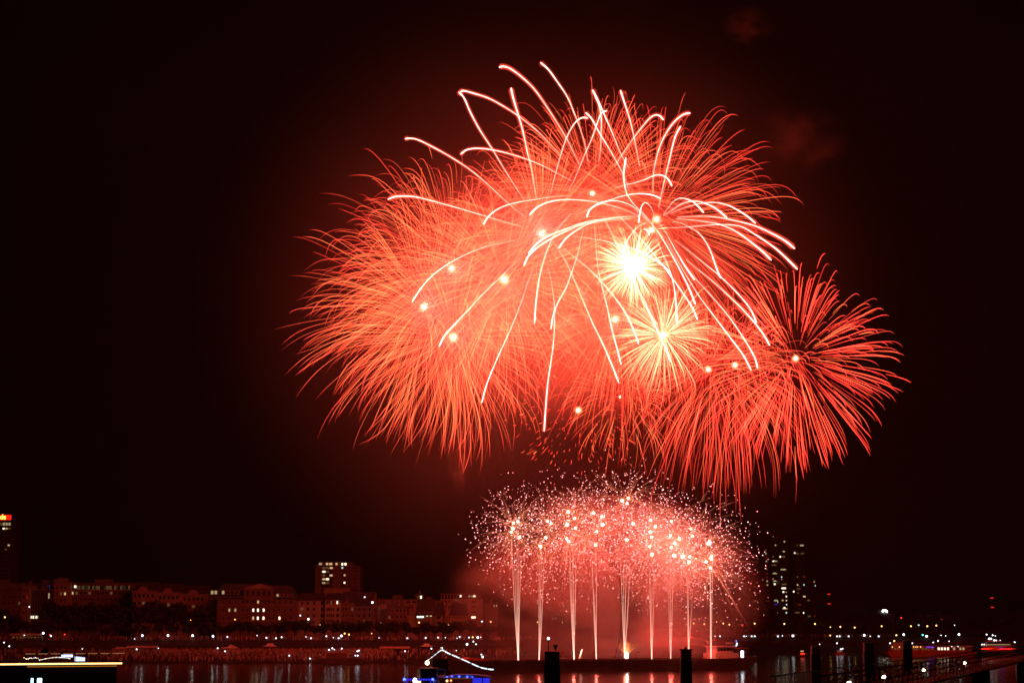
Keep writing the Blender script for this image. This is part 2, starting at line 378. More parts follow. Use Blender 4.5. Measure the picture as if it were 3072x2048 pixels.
# fountains of comet tails rising from the barge: (base x, base y, top y, strands, spread)
FOUNT = [(1555,1978,1640,5,24),(1617,1975,1700,3,16),(1722,1972,1650,4,20),(1789,1967,1720,3,12),(1874,1958,1660,4,26),
         (1955,1964,1730,3,14),(2012,1960,1700,3,18),(2066,1946,1740,3,14),(2133,1963,1640,3,10)]
def barge_Y(x): return 667 + (x - 1345) / (2275 - 1345) * 62
for i, (x, y, yt, n, sp) in enumerate(FOUNT):
    Y = barge_Y(x); c = P(x, y, Y); m = Y*PM; c.z = 4.05
    t = thing('comet_fountain', c, '%s from the left of the pale tracer columns rising from the barge' % ordinal(i), 'firework', 'tracer columns rising from the barge')
    c0 = P(x, y, Y)
    for k in range(n):
        o1 = (k - (n-1)/2) / max(1, n-1) * sp + rnd.uniform(-2, 2); top = yt + rnd.uniform(-60, 60); b = rnd.uniform(-3, 3)
        lean = -10 if i in (0, 2, 3) else (14 if i == 1 else 0)
        pts, cols, rad = [], [], []
        for j in range(12):
            u = j / 11
            px = x + (o1 + lean*.6) * u**.75 + b*math.sin(u*3 + k) * u; py = y + (top - y)*u
            pts.append(P(px, py, Y + o1*.1*u) - c)
            rad.append((.85 - .5*u) * m * rnd.uniform(.8, 1.1)); f = .85 * (1 - .6*u) * (.75 if x == 2012 else 1)
            cols.append((f, f*.52, f*.38, 1))
        pts[0] = Vector((b*m*.3, 0, 0))
        MB().tube(pts, rad, 5, cols).build('comet_tail', SPARK, t)
    lamp('tail_light', (0, 0, 6), 0.13*PW, PINK, .3, t)
# ================================================================== RIVER, BANKS
def Y0(X): return 850 if X < -10 else (850 + (X + 10) / 120 * 275 if X < 110 else 1125)
PROF = [(0, -1.5), (.6, .45), (2, .7), (16, 4.4), (19, 4.6), (20, 7.2), (23, 8.4), (24, 9.4), (40, 9.6), (1300, 10)]
def gz(X, Y):
    d = Y - Y0(X)
    for (a, za), (b, zb) in zip(PROF, PROF[1:]):
        if d <= b: return za + (zb - za) * max(0, d - a) / (b - a)
    return 10.0
def river_mat():
    m = bpy.data.materials.new('river_water'); m.use_nodes = True; t = m.node_tree; b = t.nodes['Principled BSDF']
    b.inputs['Base Color'].default_value = (.012, .008, .005, 1); b.inputs['Roughness'].default_value = .13
    b.inputs['IOR'].default_value = 1.33; b.inputs['Specular IOR Level'].default_value = .27
    tc = t.nodes.new('ShaderNodeTexCoord'); mp = t.nodes.new('ShaderNodeMapping'); mp.inputs['Scale'].default_value = (.35, 1.0, 1)
    t.links.new(tc.outputs['Object'], mp.inputs[0])
    n1 = t.nodes.new('ShaderNodeTexNoise'); n1.inputs['Scale'].default_value = .55; n1.inputs['Detail'].default_value = 4
    n2 = t.nodes.new('ShaderNodeTexNoise'); n2.inputs['Scale'].default_value = .045; n2.inputs['Detail'].default_value = 2
    for n in (n1, n2): t.links.new(mp.outputs[0], n.inputs['Vector'])
    ad = t.nodes.new('ShaderNodeMath'); ad.operation = 'MULTIPLY_ADD'; ad.inputs[1].default_value = 3.0
    t.links.new(n2.outputs['Fac'], ad.inputs[0]); t.links.new(n1.outputs['Fac'], ad.inputs[2])
    bp = t.nodes.new('ShaderNodeBump'); bp.inputs['Strength'].default_value = .22; bp.inputs['Distance'].default_value = .25
    t.links.new(ad.outputs[0], bp.inputs['Height']); t.links.new(bp.outputs[0], b.inputs['Normal']); return m
def sheet(name, x0, x1, y0, y1, z, m):
    b = MB(); b.add([(x0,y0,z),(x1,y0,z),(x1,y1,z),(x0,y1,z)], [(0,1,2,3)]); o = b.build(name, m); o['kind'] = 'structure'; return o
sheet('river', -1400, 1400, -50, 1500, 0, river_mat())
EARTH = mat('bank_stone', (.035, .03, .025), .9, scale=.4, noise=.5, bump=.4)
b = MB(); xs = [-1500, -400] + list(range(-260, 300, 8)) + [420, 1500]; n = len(PROF)
for X in xs:
    for d, z in PROF: b.v.append((X, Y0(X) + d, z + (rnd.uniform(-.12, .12) if .6 < d < 20 else 0)))
for i in range(len(xs) - 1):
    for j in range(n - 1): b.f.append((i*n+j, (i+1)*n+j, (i+1)*n+j+1, i*n+j+1))
b.build('river_bank', EARTH)['kind'] = 'structure'
EARTH2 = mat('city_ground', (.05, .045, .04), .9, scale=.02)
sheet('ground', -4000, 4000, 2140, 7000, 9.9, EARTH2)

# ------------------------------------------------------------------ crowd on the bank
def attr_mat(name):
    m = bpy.data.materials.new(name); m.use_nodes = True; t = m.node_tree; b_ = t.nodes['Principled BSDF']; b_.inputs['Roughness'].default_value = .85
    a = t.nodes.new('ShaderNodeAttribute'); a.attribute_name = 'spark_colour'; t.links.new(a.outputs['Color'], b_.inputs['Base Color']); return m
cb = MB(); CLO = [(.05,.05,.06),(.12,.1,.1),(.35,.32,.3),(.2,.07,.06),(.45,.4,.36),(.08,.1,.2),(.2,.17,.12)]
for i in range(4200):
    if rnd.random() < .8:
        px = rnd.uniform(-60, 1560) if rnd.random() < .35 else rnd.uniform(330, 1180); d = rnd.choice((rnd.uniform(2, 16.5), rnd.uniform(11, 17)))
    else: px = rnd.uniform(-60, 2700); d = rnd.uniform(24.3, 30)
    Yg = 860 if px < 1500 else 1130
    X = PX(px, Yg); Y = Y0(X) + d; z = gz(X, Y); h = rnd.uniform(1.55, 1.85) * (1 if rnd.random() < .7 else .66); wd = rnd.uniform(.2, .28); c = rnd.choice(CLO)
    s_ = wd * .6
    cb.add([(X-s_,Y-.12,z),(X+s_,Y-.12,z),(X+s_,Y+.12,z),(X-s_,Y+.12,z),(X-wd,Y-.13,z+h*.82),(X+wd,Y-.13,z+h*.82),(X+wd,Y+.13,z+h*.82),(X-wd,Y+.13,z+h*.82)],
           [(3,2,1,0),(4,5,6,7),(0,1,5,4),(1,2,6,5),(2,3,7,6),(3,0,4,7)], [(*c, 1)]*8)
    cb.ball((X, Y, z+h*.92), h*.085, 5, 4, 1.15, (.45, .3, .22, 1))
tag(cb.build('crowd', attr_mat('clothes_and_skin')), 'dense crowd of spectators standing along the far river bank', 'crowd', kind='stuff')

# ------------------------------------------------------------------ buildings
STONE = mat('pale_plaster', (.21, .17, .13), .85, scale=.15, noise=.18); BRICK = mat('red_sandstone', (.11, .07, .05), .85, scale=.2, noise=.25)
CONC = mat('concrete', (.11, .105, .10), .85, scale=.1, noise=.2); SLATE = mat('dark_slate', (.045, .042, .045), .7, scale=.5)
ROOFT = mat('brown_roof_tiles', (.13, .07, .05), .8, scale=.5); TRIM = mat('pale_trim', (.22, .19, .15), .8); METAL = mat('dark_metal', (.03, .03, .032), .6, metal=.2)
GLASS = mat('dark_window_glass', (.015, .014, .016), .25, spec=.6, noise=.1)
LIT = {'w': glow('lit_window_warm', (1, .66, .30), .7), 'y': glow('lit_window_yellow', (1, .82, .42), .38), 'c': glow('lit_window_cool', (.75, 1, .95), .9), 'W': glow('lit_window_bright', (1, .88, .6), 1.9),
       'r': glow('lit_window_red', (1, .08, .03), .12), 'd': glow('lit_window_dim', (1, .5, .2), .10), 'b': glow('lit_window_blue', (.1, .25, 1), .3), 'v': glow('lit_window_violet', (.25, .03, .8), .2),
       'g': glow('lit_window_green', (.15, .7, .35), .03)}
class Bld:
    def __init__(s, x0, x1, yt, Y, dep, wall, label, roof='flat', name='building', zb=9.0, cat='building', group=None):
        s.Y = Y; s.X0, s.X1 = PX(x0, Y), PX(x1, Y); s.zt = PZ(yt, Y); s.zb = zb; s.dep = dep
        s.o = Vector(((s.X0+s.X1)/2, Y, zb)); s.t = thing(name, s.o, label, cat, group); s.nw = 0
        w2 = (s.X1-s.X0)/2; s.w2 = w2; h = s.zt - zb; s.h = h
        MB().box(-w2, w2, 0, dep, 0, h).build('wall', wall, s.t)
        if roof == 'flat':
            b = MB(); b.box(-w2-.3, w2+.3, -.3, dep+.3, h+.004, h+.55); b.box(-w2*.3, w2*.2, dep*.4, dep*.8, h+.55, h+2.4); b.build('roof', CONC, s.t)
        elif roof:                                     # pitched, ridge along x, height given
            r = roof
            b = MB(); b.add([(-w2-.4,-.5,h+.01),(w2+.4,-.5,h+.01),(w2+.4,dep+.5,h+.01),(-w2-.4,dep+.5,h+.01),(-w2*.86,dep/2,h+r),(w2*.86,dep/2,h+r)],
              [(0,1,5,4),(2,3,4,5),(1,2,5),(3,0,4),(3,2,1,0)]); s.roof = b.build('roof', SLATE, s.t)
        return
    def loc(s, x, y): return PX(x, s.Y) - s.o.x, PZ(y, s.Y) - s.zb
    def win(s, x0, y0, x1, y1, lit=None, frame=True):
        s.nw += 1
        if s.nw > 98: return
        a, zt = s.loc(x0, y0); b, zb = s.loc(x1, y1)
        if frame:
            f = MB().box(a-.14, b+.14, -.03, -.002, zb-.22, zt+.14)
            f = f.build('window', TRIM, s.t)
            MB().box(a, b, -.06, -.032, zb, zt).build('pane', LIT[lit] if lit else GLASS, f)
        else: MB().box(a, b, -.06, -.003, zb, zt).build('window', LIT[lit] if lit else GLASS, s.t)
    def grid(s, xs, ys, w, h, lit={}, frame=True):
        for j, y in enumerate(ys):
            for i, x in enumerate(xs): s.win(x-w/2, y-h/2, x+w/2, y+h/2, lit.get((i, j)), frame)
    def band(s, y, th=1.5, out=.25, name='cornice', m=None, x0=None, x1=None):
        z = s.loc(0, y)[1]; a = -s.w2-.1 if x0 is None else s.loc(x0, y)[0]; b = s.w2+.1 if x1 is None else s.loc(x1, y)[0]
        MB().box(a, b, -out, -.004, z, z+th*s.Y*PM).build(name, m or TRIM, s.t)

# left edge: office tower with a red rooftop sign
B = Bld(-60, 25, 1563, 1250, 20, CONC, 'tall office tower at the left edge with glowing red rooftop sign', name='office_tower')
for j in range(14):
    for i in range(7):
        x = -34 + i*8.6
        if x > 21: continue
        lit = None
        if j == 0: lit = 'y' if i > 3 else 'd'
        if (i, j) in ((5, 1), (6, 5)): lit = 'w'
        if (i, j) in ((6, 1), (5, 6)): lit = 'd'
        if (i,j) == (4, 1): lit = 'W'
        B.win(x-3, 1566+j*12.5 + (1 if j == 0 else 4), x+3, 1566+j*12.5+(9 if j == 0 else 8), lit, False)
sg = MB().box(-B.w2*.5, B.w2*.92, -.2, .3, B.h+.9, B.h+4.0).build('sign_board', glow('red_neon', (1, .012, .004), 1.6), B.t)
cu = bpy.data.curves.new('lettering', 'FONT'); cu.body = 'nds'; cu.size = 4.4; cu.extrude = .1; cu.align_x = 'RIGHT'
cu.materials.append(glow('yellow_neon', (1, .55, .06), 5)); fo = bpy.data.objects.new('lettering', cu); COL.objects.link(fo); bpy.context.view_layer.update(); me = bpy.data.meshes.new_from_object(fo.evaluated_get(bpy.context.evaluated_depsgraph_get())); bpy.data.objects.remove(fo); fo = bpy.data.objects.new('lettering', me); fo.location = (B.w2*.58, -.5, B.h+1.3); fo.rotation_euler = (R(90), 0, 0); link(fo, sg)
# row of houses from left to right
B = Bld(-70, 62, 1752, 925, 14, BRICK, 'low dark building with red lit edge at the far left behind the trees')
B.grid([8, 24, 40, 55], [1768, 1788, 1808, 1832], 5, 8, {(3, 2): 'd', (1, 1): None}); B.band(1758)
B = Bld(63, 84, 1757, 925, 14, STONE, 'narrow red lit house between the dark left building and the glass office')
B.grid([69, 78], [1770, 1790, 1812, 1836], 4, 8, {(1, 1): 'r'}); B.band(1762)
B = Bld(85, 152, 1770, 930, 16, METAL, 'glass office block with upright strips and three lit ground floor windows', name='office_block')
for k in range(9): B.band(1774, .6, .3) if k == 0 else MB().box(B.loc(88+k*7.4, 0)[0]-.15, B.loc(88+k*7.4, 0)[0]+.15, -.4, -.01, 2, B.h-.5).build('fin', CONC, B.t)
for k in range(3): B.win(88+k*9, 1846, 94+k*9, 1854, 'W', False)
B.win(142, 1778, 148, 1794, 'y', False)
B = Bld(96, 150, 1753, 945, 14, METAL, 'set back glass storey glowing faintly blue above the office block', name='office_block')
for k in range(7): B.win(112+k*5, 1755, 115+k*5, 1768, 'b' if k > 3 else None, False)
B = Bld(158, 206, 1748, 935, 15, STONE, 'house with a crown shaped roof parapet beside the glass office')
for k in range(5):
    a = B.loc(161+k*8, 0)[0]; MB().prism([(a-.7, B.h+.5), (a+.7, B.h+.5), (a+.35, B.h+2.6-.4*abs(k-2)), (a-.35, B.h+2.6-.4*abs(k-2))], .4, 1.2).build('pinnacle', STONE, B.t)
B.grid([168, 180, 192], [1762, 1780, 1800, 1822], 5, 8, {(2, 1): 'w', (1, 1): 'd'})
B = Bld(206, 395, 1751, 940, 16, CONC, 'long block with a faint row of lit attic windows above dark trees', name='apartment_block')
for k in range(27): B.win(226+k*6, 1756, 229.5+k*6, 1767, 'W' if k == -1 else rnd.choice(['d', 'g', 'd', None]), False)
B.win(219, 1755, 225, 1762, 'W', False)
B.grid([214+k*13 for k in range(14)], [1778, 1796, 1816], 6, 8, {(0, 0): 'w', (4, 0): 'd', (9, 0): 'd', (1,0): 'd'}); B.band(1771)
GX = [(395, 470), (470, 545), (545, 622)]
for k, (a, b_) in enumerate(GX):
    yt = 1764 + k*5
    B = Bld(a, b_, yt+6, 925, 15, STONE, ['gabled house furthest left of three alike, above dark trees', 'middle one of three gabled houses right of the attic row', 'gabled house furthest right of three, next to the pediment building'][k], roof=4.0, name='gabled_house', group='three gabled houses')
    l, r_ = B.loc(a+9, 0)[0], B.loc(b_-22, 0)[0]
    MB().prism([(l, B.h-1), (r_, B.h-1), (r_-2.4, B.h+1.7), (l+2.4, B.h+1.7)], -.4, 3).build('gable', STONE, B.t)
    B.win(a+25, yt+4, a+35, yt+9); B.grid([a+8+13*i for i in range(5)], [yt+22, yt+44, yt+66], 7, 9, {(2, 1): 'd', (1, 0): None, (3, 2): 'g'}); B.band(yt+11)
    B.band(yt+33, 1.2, .2)
# classical building with pediment
B = Bld(650, 890, 1797, 905, 22, BRICK, 'large classical building with triangular pediment and warm lit windows', roof=None, name='classical_building')
w2 = B.w2; h = B.h
MB().add([(-w2-3.5,-.3,h+.01),(w2+.3,-.3,h+.01),(w2+.3,22.3,h+.01),(-w2-3.5,22.3,h+.01),(-w2+2,6,h+7.2),(w2-4,6,h+6.2),(w2-4,16,h+6.2),(-w2+2,16,h+7.2)],
    [(0,1,5,4),(1,2,6,5),(2,3,7,6),(3,0,4,7),(4,5,6,7),(3,2,1,0)]).build('roof', SLATE, B.t)
l, zt = B.loc(731, 1765); r_, zb = B.loc(820, 1797)
MB().box(l, r_, -.9, 5, h-.5, zt).build('attic_wall', BRICK, B.t)
MB().prism([(l-.6, zt+.01), (r_+.6, zt+.01), ((l+r_)/2+.4, B.loc(0, 1749)[1])], -1.3, 5).build('pediment', STONE, B.t)
for x in (742, 759, 775, 791, 807): B.o.y -= 0; a, z = B.loc(x-3, 1772); b_, z2 = B.loc(x+3, 1786); MB().box(a, b_, -.98, -.905, z2, z).build('window', GLASS, B.t)
for i, x in enumerate((634, 645, 667, 680, 694, 709)):
    a, z = B.loc(x-3.5, 1771); b_, z2 = B.loc(x+3.5, 1782)
    f = MB().box(a-.3, b_+.3, .35, 3.2, z2, z+.2).build('dormer', STONE, B.t); MB().box(a, b_, .30, .348, z2+.15, z).build('pane', LIT['y'] if i < 3 else GLASS, f)
for i, x in enumerate((831, 844, 857, 870)):
    a, z = B.loc(x-3, 1781); b_, z2 = B.loc(x+3, 1789)
    f = MB().box(a-.3, b_+.3, .35, 3.2, z2, z+.2).build('dormer', STONE, B.t); MB().box(a, b_, .30, .348, z2+.15, z).build('pane', LIT['y'] if i == 0 else GLASS, f)
cols = [669, 687, 705, 727, 741, 759, 773, 790, 806, 820, 838, 854, 872]
B.grid(cols, [1804, 1829, 1853], 5, 9, {(6, 0): 'w', (1, 1): 'y', (2, 1): 'y', (5, 1): 'W', (6, 1): 'W', (7, 1): 'W', (5, 2): 'w', (6, 2): 'W', (7, 2): 'W', (10, 2): 'W'})
B.band(1790, 1.6, .5); B.band(1815, 1.8, .4); B.band(1862, 2, .3)
B = Bld(892, 973, 1800, 905, 14, STONE, 'pale four storey house with sparse windows right of the classical building', roof=3.5)
B.grid([905, 923, 941, 965], [1809, 1826, 1845, 1864], 7, 9, {(0, 1): 'd', (1, 3): 'd'}); B.band(1802); B.band(1813, 1, .2)
B = Bld(974, 1021, 1797, 902, 14, STONE, 'bright orange lit house front with close set windows', roof=3)
B.grid([981, 987, 993, 999, 1011, 1015], [1806, 1827, 1845, 1862], 4, 9, {(4, 0): 'W', (2, 0): 'd'}); B.band(1800)
B = Bld(1022, 1064, 1806, 904, 12, BRICK, 'dark house with a pointed front gable under the tower block', roof=5, name='gabled_house')
l, z = B.loc(1026, 1812); r_, z2 = B.loc(1052, 1812)
MB().prism([(l, z-.5), (r_, z-.5), ((l+r_)/2, B.loc(0, 1797)[1])], -.6, 3).build('gable', BRICK, B.t)
B.grid([1030, 1038, 1056], [1826, 1845, 1866], 5, 9, {(2, 0): 'd'}); B.band(1818)
B = Bld(1065, 1116, 1815, 904, 12, BRICK, 'brown house front with balcony bands under white attic lights', roof=3)
B.grid([1076, 1093, 1108], [1826, 1846, 1863], 7, 9, {(1, 2): 'd'}); B.band(1836, 1.5, .7, 'balcony'); B.band(1820, 1.2, .3)
B = Bld(1062, 1118, 1776, 930, 12, SLATE, 'dark steep roofed block with two lit attic windows behind the brown house', roof=None)
B.win(1094, 1804, 1098, 1812, 'y', False); B.win(1104, 1803, 1111, 1812, 'W', False)
MB().box(B.w2-4.5, B.w2+1.5, .5, 6, B.h+.01, B.h+.02).build('ledge', CONC, B.t)
B = Bld(1108, 1126, 1775, 935, 8, STONE, 'bright blank chimney wall catching the red light behind the houses', roof=None)
B = Bld(1117, 1133, 1812, 905, 12, BRICK, 'narrow dark red house left of the pale corner wall')
B.grid([1124], [1828, 1846, 1864], 5, 8)
B = Bld(1133, 1160, 1815, 903, 12, STONE, 'house with a bright bare top and pale pillar wall on its left', roof=None)
l, z = B.loc(1141, 1826); r_, z2 = B.loc(1160, 1890); MB().box(l, r_, -1.2, -.01, 0, z).build('dark_front', SLATE, B.t)
B = Bld(1161, 1184, 1812, 903, 12, BRICK, 'dark balcony house right of the pale pillar wall')
B.band(1838, 1.5, .8, 'balcony'); B.band(1858, 1.5, .8, 'balcony'); B.grid([1168, 1177], [1830, 1850, 1868], 5, 8, {(0, 1): 'd'})
B = Bld(1133, 1252, 1799, 960, 14, STONE, 'long pale flat roofed block with a strip of dark windows behind', name='apartment_block')
B.grid([1142, 1150, 1191, 1205, 1221, 1227, 1239, 1246], [1805], 6, 5)
B.grid([1196, 1203, 1210, 1228, 1236], [1820], 5, 7)
B = Bld(1252, 1320, 1803, 958, 14, STONE, 'lower pale block between the long block and the corner block', name='apartment_block')
B.grid([1303, 1310], [1808], 5, 4)
B = Bld(1246, 1270, 1785, 965, 10, BRICK, 'small rooftop tower with one tall lit window behind the pale block', roof='flat')
B.win(1260, 1786, 1265, 1796, 'W', False); B.win(1252, 1787, 1256, 1791, 'd', False)
B = Bld(1184, 1222, 1820, 903, 12, BRICK, 'dark house left of the blank red wall')
B.grid([1191, 1202, 1213], [1830, 1848, 1866], 6, 9)
B = Bld(1222, 1252, 1845, 901, 12, STONE, 'low blank red wall left of the lit shop sign', roof=None)
B = Bld(1248, 1305, 1845, 900, 14, BRICK, 'house with a dark roof, four dormers and a lit white sign', roof=7.5, name='sign_house')
for x in (1259, 1274, 1285, 1296):
    a = B.loc(x, 0)[0]; MB().box(a-.4, a+.4, .6, 3, B.h+.2, B.h+1.7).build('dormer', STONE, B.t)
a, z = B.loc(1250.5, 1847); b_, z2 = B.loc(1271, 1851.5)
sb = MB().box(a, b_, -.45, -.2, z2, z).build('sign_board', glow('white_light_box', (.75, 1, .8), 2.2, True), B.t)
for x in (1281.5, 1292.5):
    a, z = B.loc(x-2.5, 1845.5); b_, z2 = B.loc(x+2.5, 1847.5); MB().box(a, b_, -.8, -.4, z2, z).build('lamp', glow('wall_lamp', (1, .75, .4), 1.4), B.t)
    a = B.loc(x, 0)[0]; MB().box(a-.2, a+.2, -.5, -.1, 1, B.h-1).build('flag_pole', TRIM, B.t)
B = Bld(1306, 1330, 1846, 900, 12, STONE, 'small gabled house with framed windows right of the two wall lamps', roof=6)
B.grid([1315], [1852, 1867], 11, 8); B.band(1860, 1)
B = Bld(1331, 1349, 1850, 899, 12, STONE, 'narrow half timbered house with pointed gable', roof=None, name='timber_house')
w2 = B.w2; MB().prism([(-w2, B.h), (w2, B.h), (0, B.h+6.5)], 0, 8).build('gable', STONE, B.t)
bm_ = MB()
for k in (-.9, -.3, .3, .9): bm_.box(w2*k-.12, w2*k+.12, -.08, -.005, 0, B.h)
for k in (.3, .6, 1.0): bm_.box(-w2, w2, -.11, -.082, B.h*k-.12, B.h*k+.12)
bm_.prism([(-w2, B.h), (-w2+.5, B.h), (.25, B.h+6.3), (-.05, B.h+6.6)], -.1, -.01); bm_.build('timber_frame', SLATE, B.t)
B = Bld(1350, 1402, 1845, 900, 14, STONE, 'low house with broad hipped roof and two window strips', roof=5.5)
B.grid([1358+6*k for k in range(7)], [1851, 1865], 4, 5)
B = Bld(1321, 1448, 1796, 925, 18, STONE, 'pale corner apartment block with lit glazed top storey', name='apartment_block', roof=None)
MB().box(-B.w2+.2, B.w2-.2, .8, 14, B.h+.01, B.loc(0, 1782)[1]).build('glazed_storey', GLASS, B.t)
for k in range(14): a = B.loc(1323+k*9.2, 0)[0]; MB().box(a-.12, a+.12, .5, .79, B.h+.01, B.loc(0, 1782)[1]).build('mullion', TRIM, B.t)
MB().box(-B.w2-.4, B.w2+.4, -.2, 15, B.loc(0, 1782)[1]+.01, B.loc(0, 1779)[1]).build('roof', CONC, B.t)
for x0, x1, c in ((1378, 1384, 'W'), (1404, 1410, 'y'), (1413, 1428, 'y'), (1420, 1426, 'W')):
    a, z = B.loc(x0, 1784 if c == 'W' else 1785); b_, z2 = B.loc(x1, 1790)
    MB().box(a, b_, .62 if c == 'W' else .7, .66 if c == 'W' else .78, z2, z).build('lit_glazing', LIT[c], B.t)
B.grid([1326, 1337, 1348], [1803, 1819], 5, 6); B.win(1360, 1797, 1375, 1800, 'd', False); B.win(1360, 1805, 1375, 1815)
for j in range(6): B.win(1414, 1801+j*15.5, 1427, 1807+j*15.5, 'W' if j == 3 else None)
B.grid([1390], [1803, 1818], 3, 3)
# tower block behind
B = Bld(943, 1016, 1697, 1010, 22, CONC, 'tall grey tower block with lit top floor and balcony column', name='tower_block')
MB().box(B.loc(953, 0)[0], B.w2, .5, 21, B.h+.6, B.loc(0, 1684)[1]).build('top_storey', CONC, B.t)
for x0, x1, c in ((954, 963, 'y'), (975, 982, 'w'), (985, 994, 'w'), (1004, 1010, 'w'), (1022, 1027, 'W'), (1031, 1037, 'W')):
    if x1 < 1016: a, z = B.loc(x0, 1687.5); b_, z2 = B.loc(x1, 1694); MB().box(a, b_, .38, .49, z2, z).build('window', LIT[c], B.t)
for j in range(8):
    y = 1700 + j*11.2; l, z = B.loc(963, y+6); r_, z2 = B.loc(997, y+9); MB().box(l, r_, -1.3, -.01, z2, z).build('balcony', CONC, B.t)
    for i in range(3): B.win(965+i*11, y, 974+i*11, y+5, {(2, 0): 'w', (1, 0): 'd', (0, 0): 'd', (0, 1): 'W', (1, 1): 'd', (2, 2): 'w', (0, 2): 'd', (0, 3): 'w', (1, 3): 'W', (0, 4): 'y', (1, 4): 'd'}.get((i, j)), False)
B = Bld(1016.5, 1078, 1700, 1012, 20, BRICK, 'darker right half of the tower block with small square windows', name='tower_block')
MB().box(-B.w2, B.loc(1058, 0)[0], .5, 19, B.h+.6, B.loc(0, 1686)[1]).build('top_storey', CONC, B.t)
for x0, x1 in ((1022, 1027), (1031, 1037)): a, z = B.loc(x0, 1687.5); b_, z2 = B.loc(x1, 1694.5); MB().box(a, b_, .38, .49, z2, z).build('window', LIT['W'], B.t)
B.grid([1025, 1032, 1046, 1063, 1071], [1702+11.2*j for j in range(8)], 5, 5, {(0, 0): 'c', (1, 2): 'w', (1, 4): 'W'}, False)
B = Bld(970, 1048, 1765, 960, 14, STONE, 'bright flat parapet catching red light in front of the tower block')
B = Bld(1454, 1492, 1811, 960, 14, BRICK, 'dim block with two small lit windows half lost in the smoke')
B.win(1481, 1814, 1484, 1818, 'y', False); B.win(1489, 1813, 1491, 1819, 'w', False); B.win(1462, 1830, 1470, 1834)

# high rise group on the right
def tower(x0, x1, yt, lab, wins, Y=1480):
    B = Bld(x0, x1, yt, Y, 24, SLATE, lab, name='tower_block', group='dark high rises on the right bank')
    for x, y, w, c in wins: B.win(x-w/2, y-2.2, x+w/2, y+2.2, c, False)
    k = 0
    while B.nw < 60: y = yt+10+k*12.3; [B.win(x, y, x+5, y+4, None, False) for x in np.arange(x0+4, x1-7, 11)]; k += 1
    return B
C6 = lambda u, v: (2250 + u*.3112, 1560 + v*.3112)
def cw(rows): return [(*C6(u, v), w, c) for u, v, w, c in rows]
tower(2256, 2276, 1713, 'low dim high rise left of the main group with a few orange windows', cw([(55, 516, 10, 'r'), (55, 776, 10, 'd'), (60, 700, 9, 'r'), (55, 640, 9, 'r'), (60, 850, 9, 'r')]), 1500)
tower(2292, 2312, 1642, 'slim high rise with a single column of lit stair windows', cw([(165, 285, 4, 'd'), (166, 320, 4, 'y'), (168, 358, 4, 'r'), (169, 394, 4, 'y'), (171, 436, 4, 'r'), (171, 470, 4, 'd'), (173, 510, 4, 'r'), (173, 550, 4, 'r'),
      (174, 585, 4, 'y'), (175, 622, 4, 'y'), (178, 740, 4, 'r'), (178, 775, 4, 'r')]), 1470)
tower(2315, 2340, 1606, 'tall high rise with many wide balcony windows lit yellow', cw([(293, 168, 10, 'r'), (288, 205, 6, 'd'), (296, 245, 10, 'r'), (300, 284, 10, 'r'), (260, 240, 4, 'y'), (250, 392, 16, 'y'), (236, 392, 5, 'W'), (243, 430, 14, 'd'), (248, 510, 13, 'y'), (250, 584, 13, 'y'), (246, 614, 5, 'W'),
      (262, 772, 15, 'y'), (276, 785, 4, 'W'), (255, 809, 12, 'v'), (280, 890, 10, 'd'), (256, 957, 3, 'c'), (276, 961, 3, 'y')]), 1490)
tower(2343, 2366, 1612, 'tallest high rise with the brightest stacked windows in the group', cw([(348, 205, 4, 'w'), (340, 300, 6, 'y'), (304, 350, 4, 'W'), (330, 350, 14, 'd'), (332, 474, 16, 'y'), (314, 546, 3, 'c'), (335, 615, 14, 'd'), (332, 653, 13, 'W'), (328, 689, 5, 'W'), (355, 690, 3, 'y'), (356, 733, 3, 'W'), (320, 770, 6, 'y'),
      (356, 771, 4, 'w'), (357, 811, 3, 'c'), (340, 849, 15, 'y'), (335, 842, 5, 'W'), (353, 889, 4, 'c')]), 1475)
tower(2382, 2420, 1632, 'broad dim high rise at the right of the group with a white roof lamp', cw([(516, 241, 11, 'y'), (472, 241, 3, 'd'), (470, 318, 10, 'd'), (519, 319, 10, 'd'), (445, 312, 5, 'W'), (470, 545, 6, 'd'), (528, 545, 10, 'r'), (467, 621, 4, 'w'), (477, 659, 10, 'd'), (528, 620, 3, 'c'), (428, 686, 4, 'W'), (472, 700, 5, 'd'), (530, 733, 8, 'w'),
      (480, 812, 10, 'r'), (460, 888, 14, 'd'), (520, 890, 3, 'W')]), 1500)
tower(2423, 2450, 1745, 'low dark block at the right foot of the high rises', cw([(628, 591, 4, 'w'), (638, 628, 2, 'c'), (570, 770, 8, 'd'), (573, 924, 8, 'd'), (566, 1000, 3, 'y'), (628, 920, 4, 'r')]), 1500)
for x0, x1, yt, lab in ((2470, 2560, 1868, 'low dark warehouse right of the high rises behind yellow street lamps'), (2622, 2684, 1842, 'dim domed hall with a cluster of white roof lamps'), (2740, 2800, 1852, 'dark block with one faint green lit corner'),
                        (2802, 2862, 1846, 'dark hall with faint brown lit band'), (2880, 3110, 1862, 'long low dark building at the far right edge')):
    B = Bld(x0, x1, yt, 1420, 26, SLATE, lab, name='hall')
    for k in range(int((x1-x0)/14)): B.win(x0+6+k*14, yt+8, x0+13+k*14, yt+13, {2740: 'g', 2802: 'r'}.get(x0) if k < 2 or x0 == 2802 else None, False)
    if x0 == 2622:
        MB().ball((0, 8, B.h), 7, 14, 8, .7).build('dome', SLATE, B.t)
        for dx, dy in ((-2, 0), (1, -1), (3.4, 0), (-3, 2), (6, 2.2)):
            a, z = B.loc(2653+dx*1.3, 1830+dy*1.3); MB().ball((a, -.8, z), .55, 6, 4).build('roof_lamp', glow('roof_lamp_glow', (.9, 1, .85), 14), B.t)
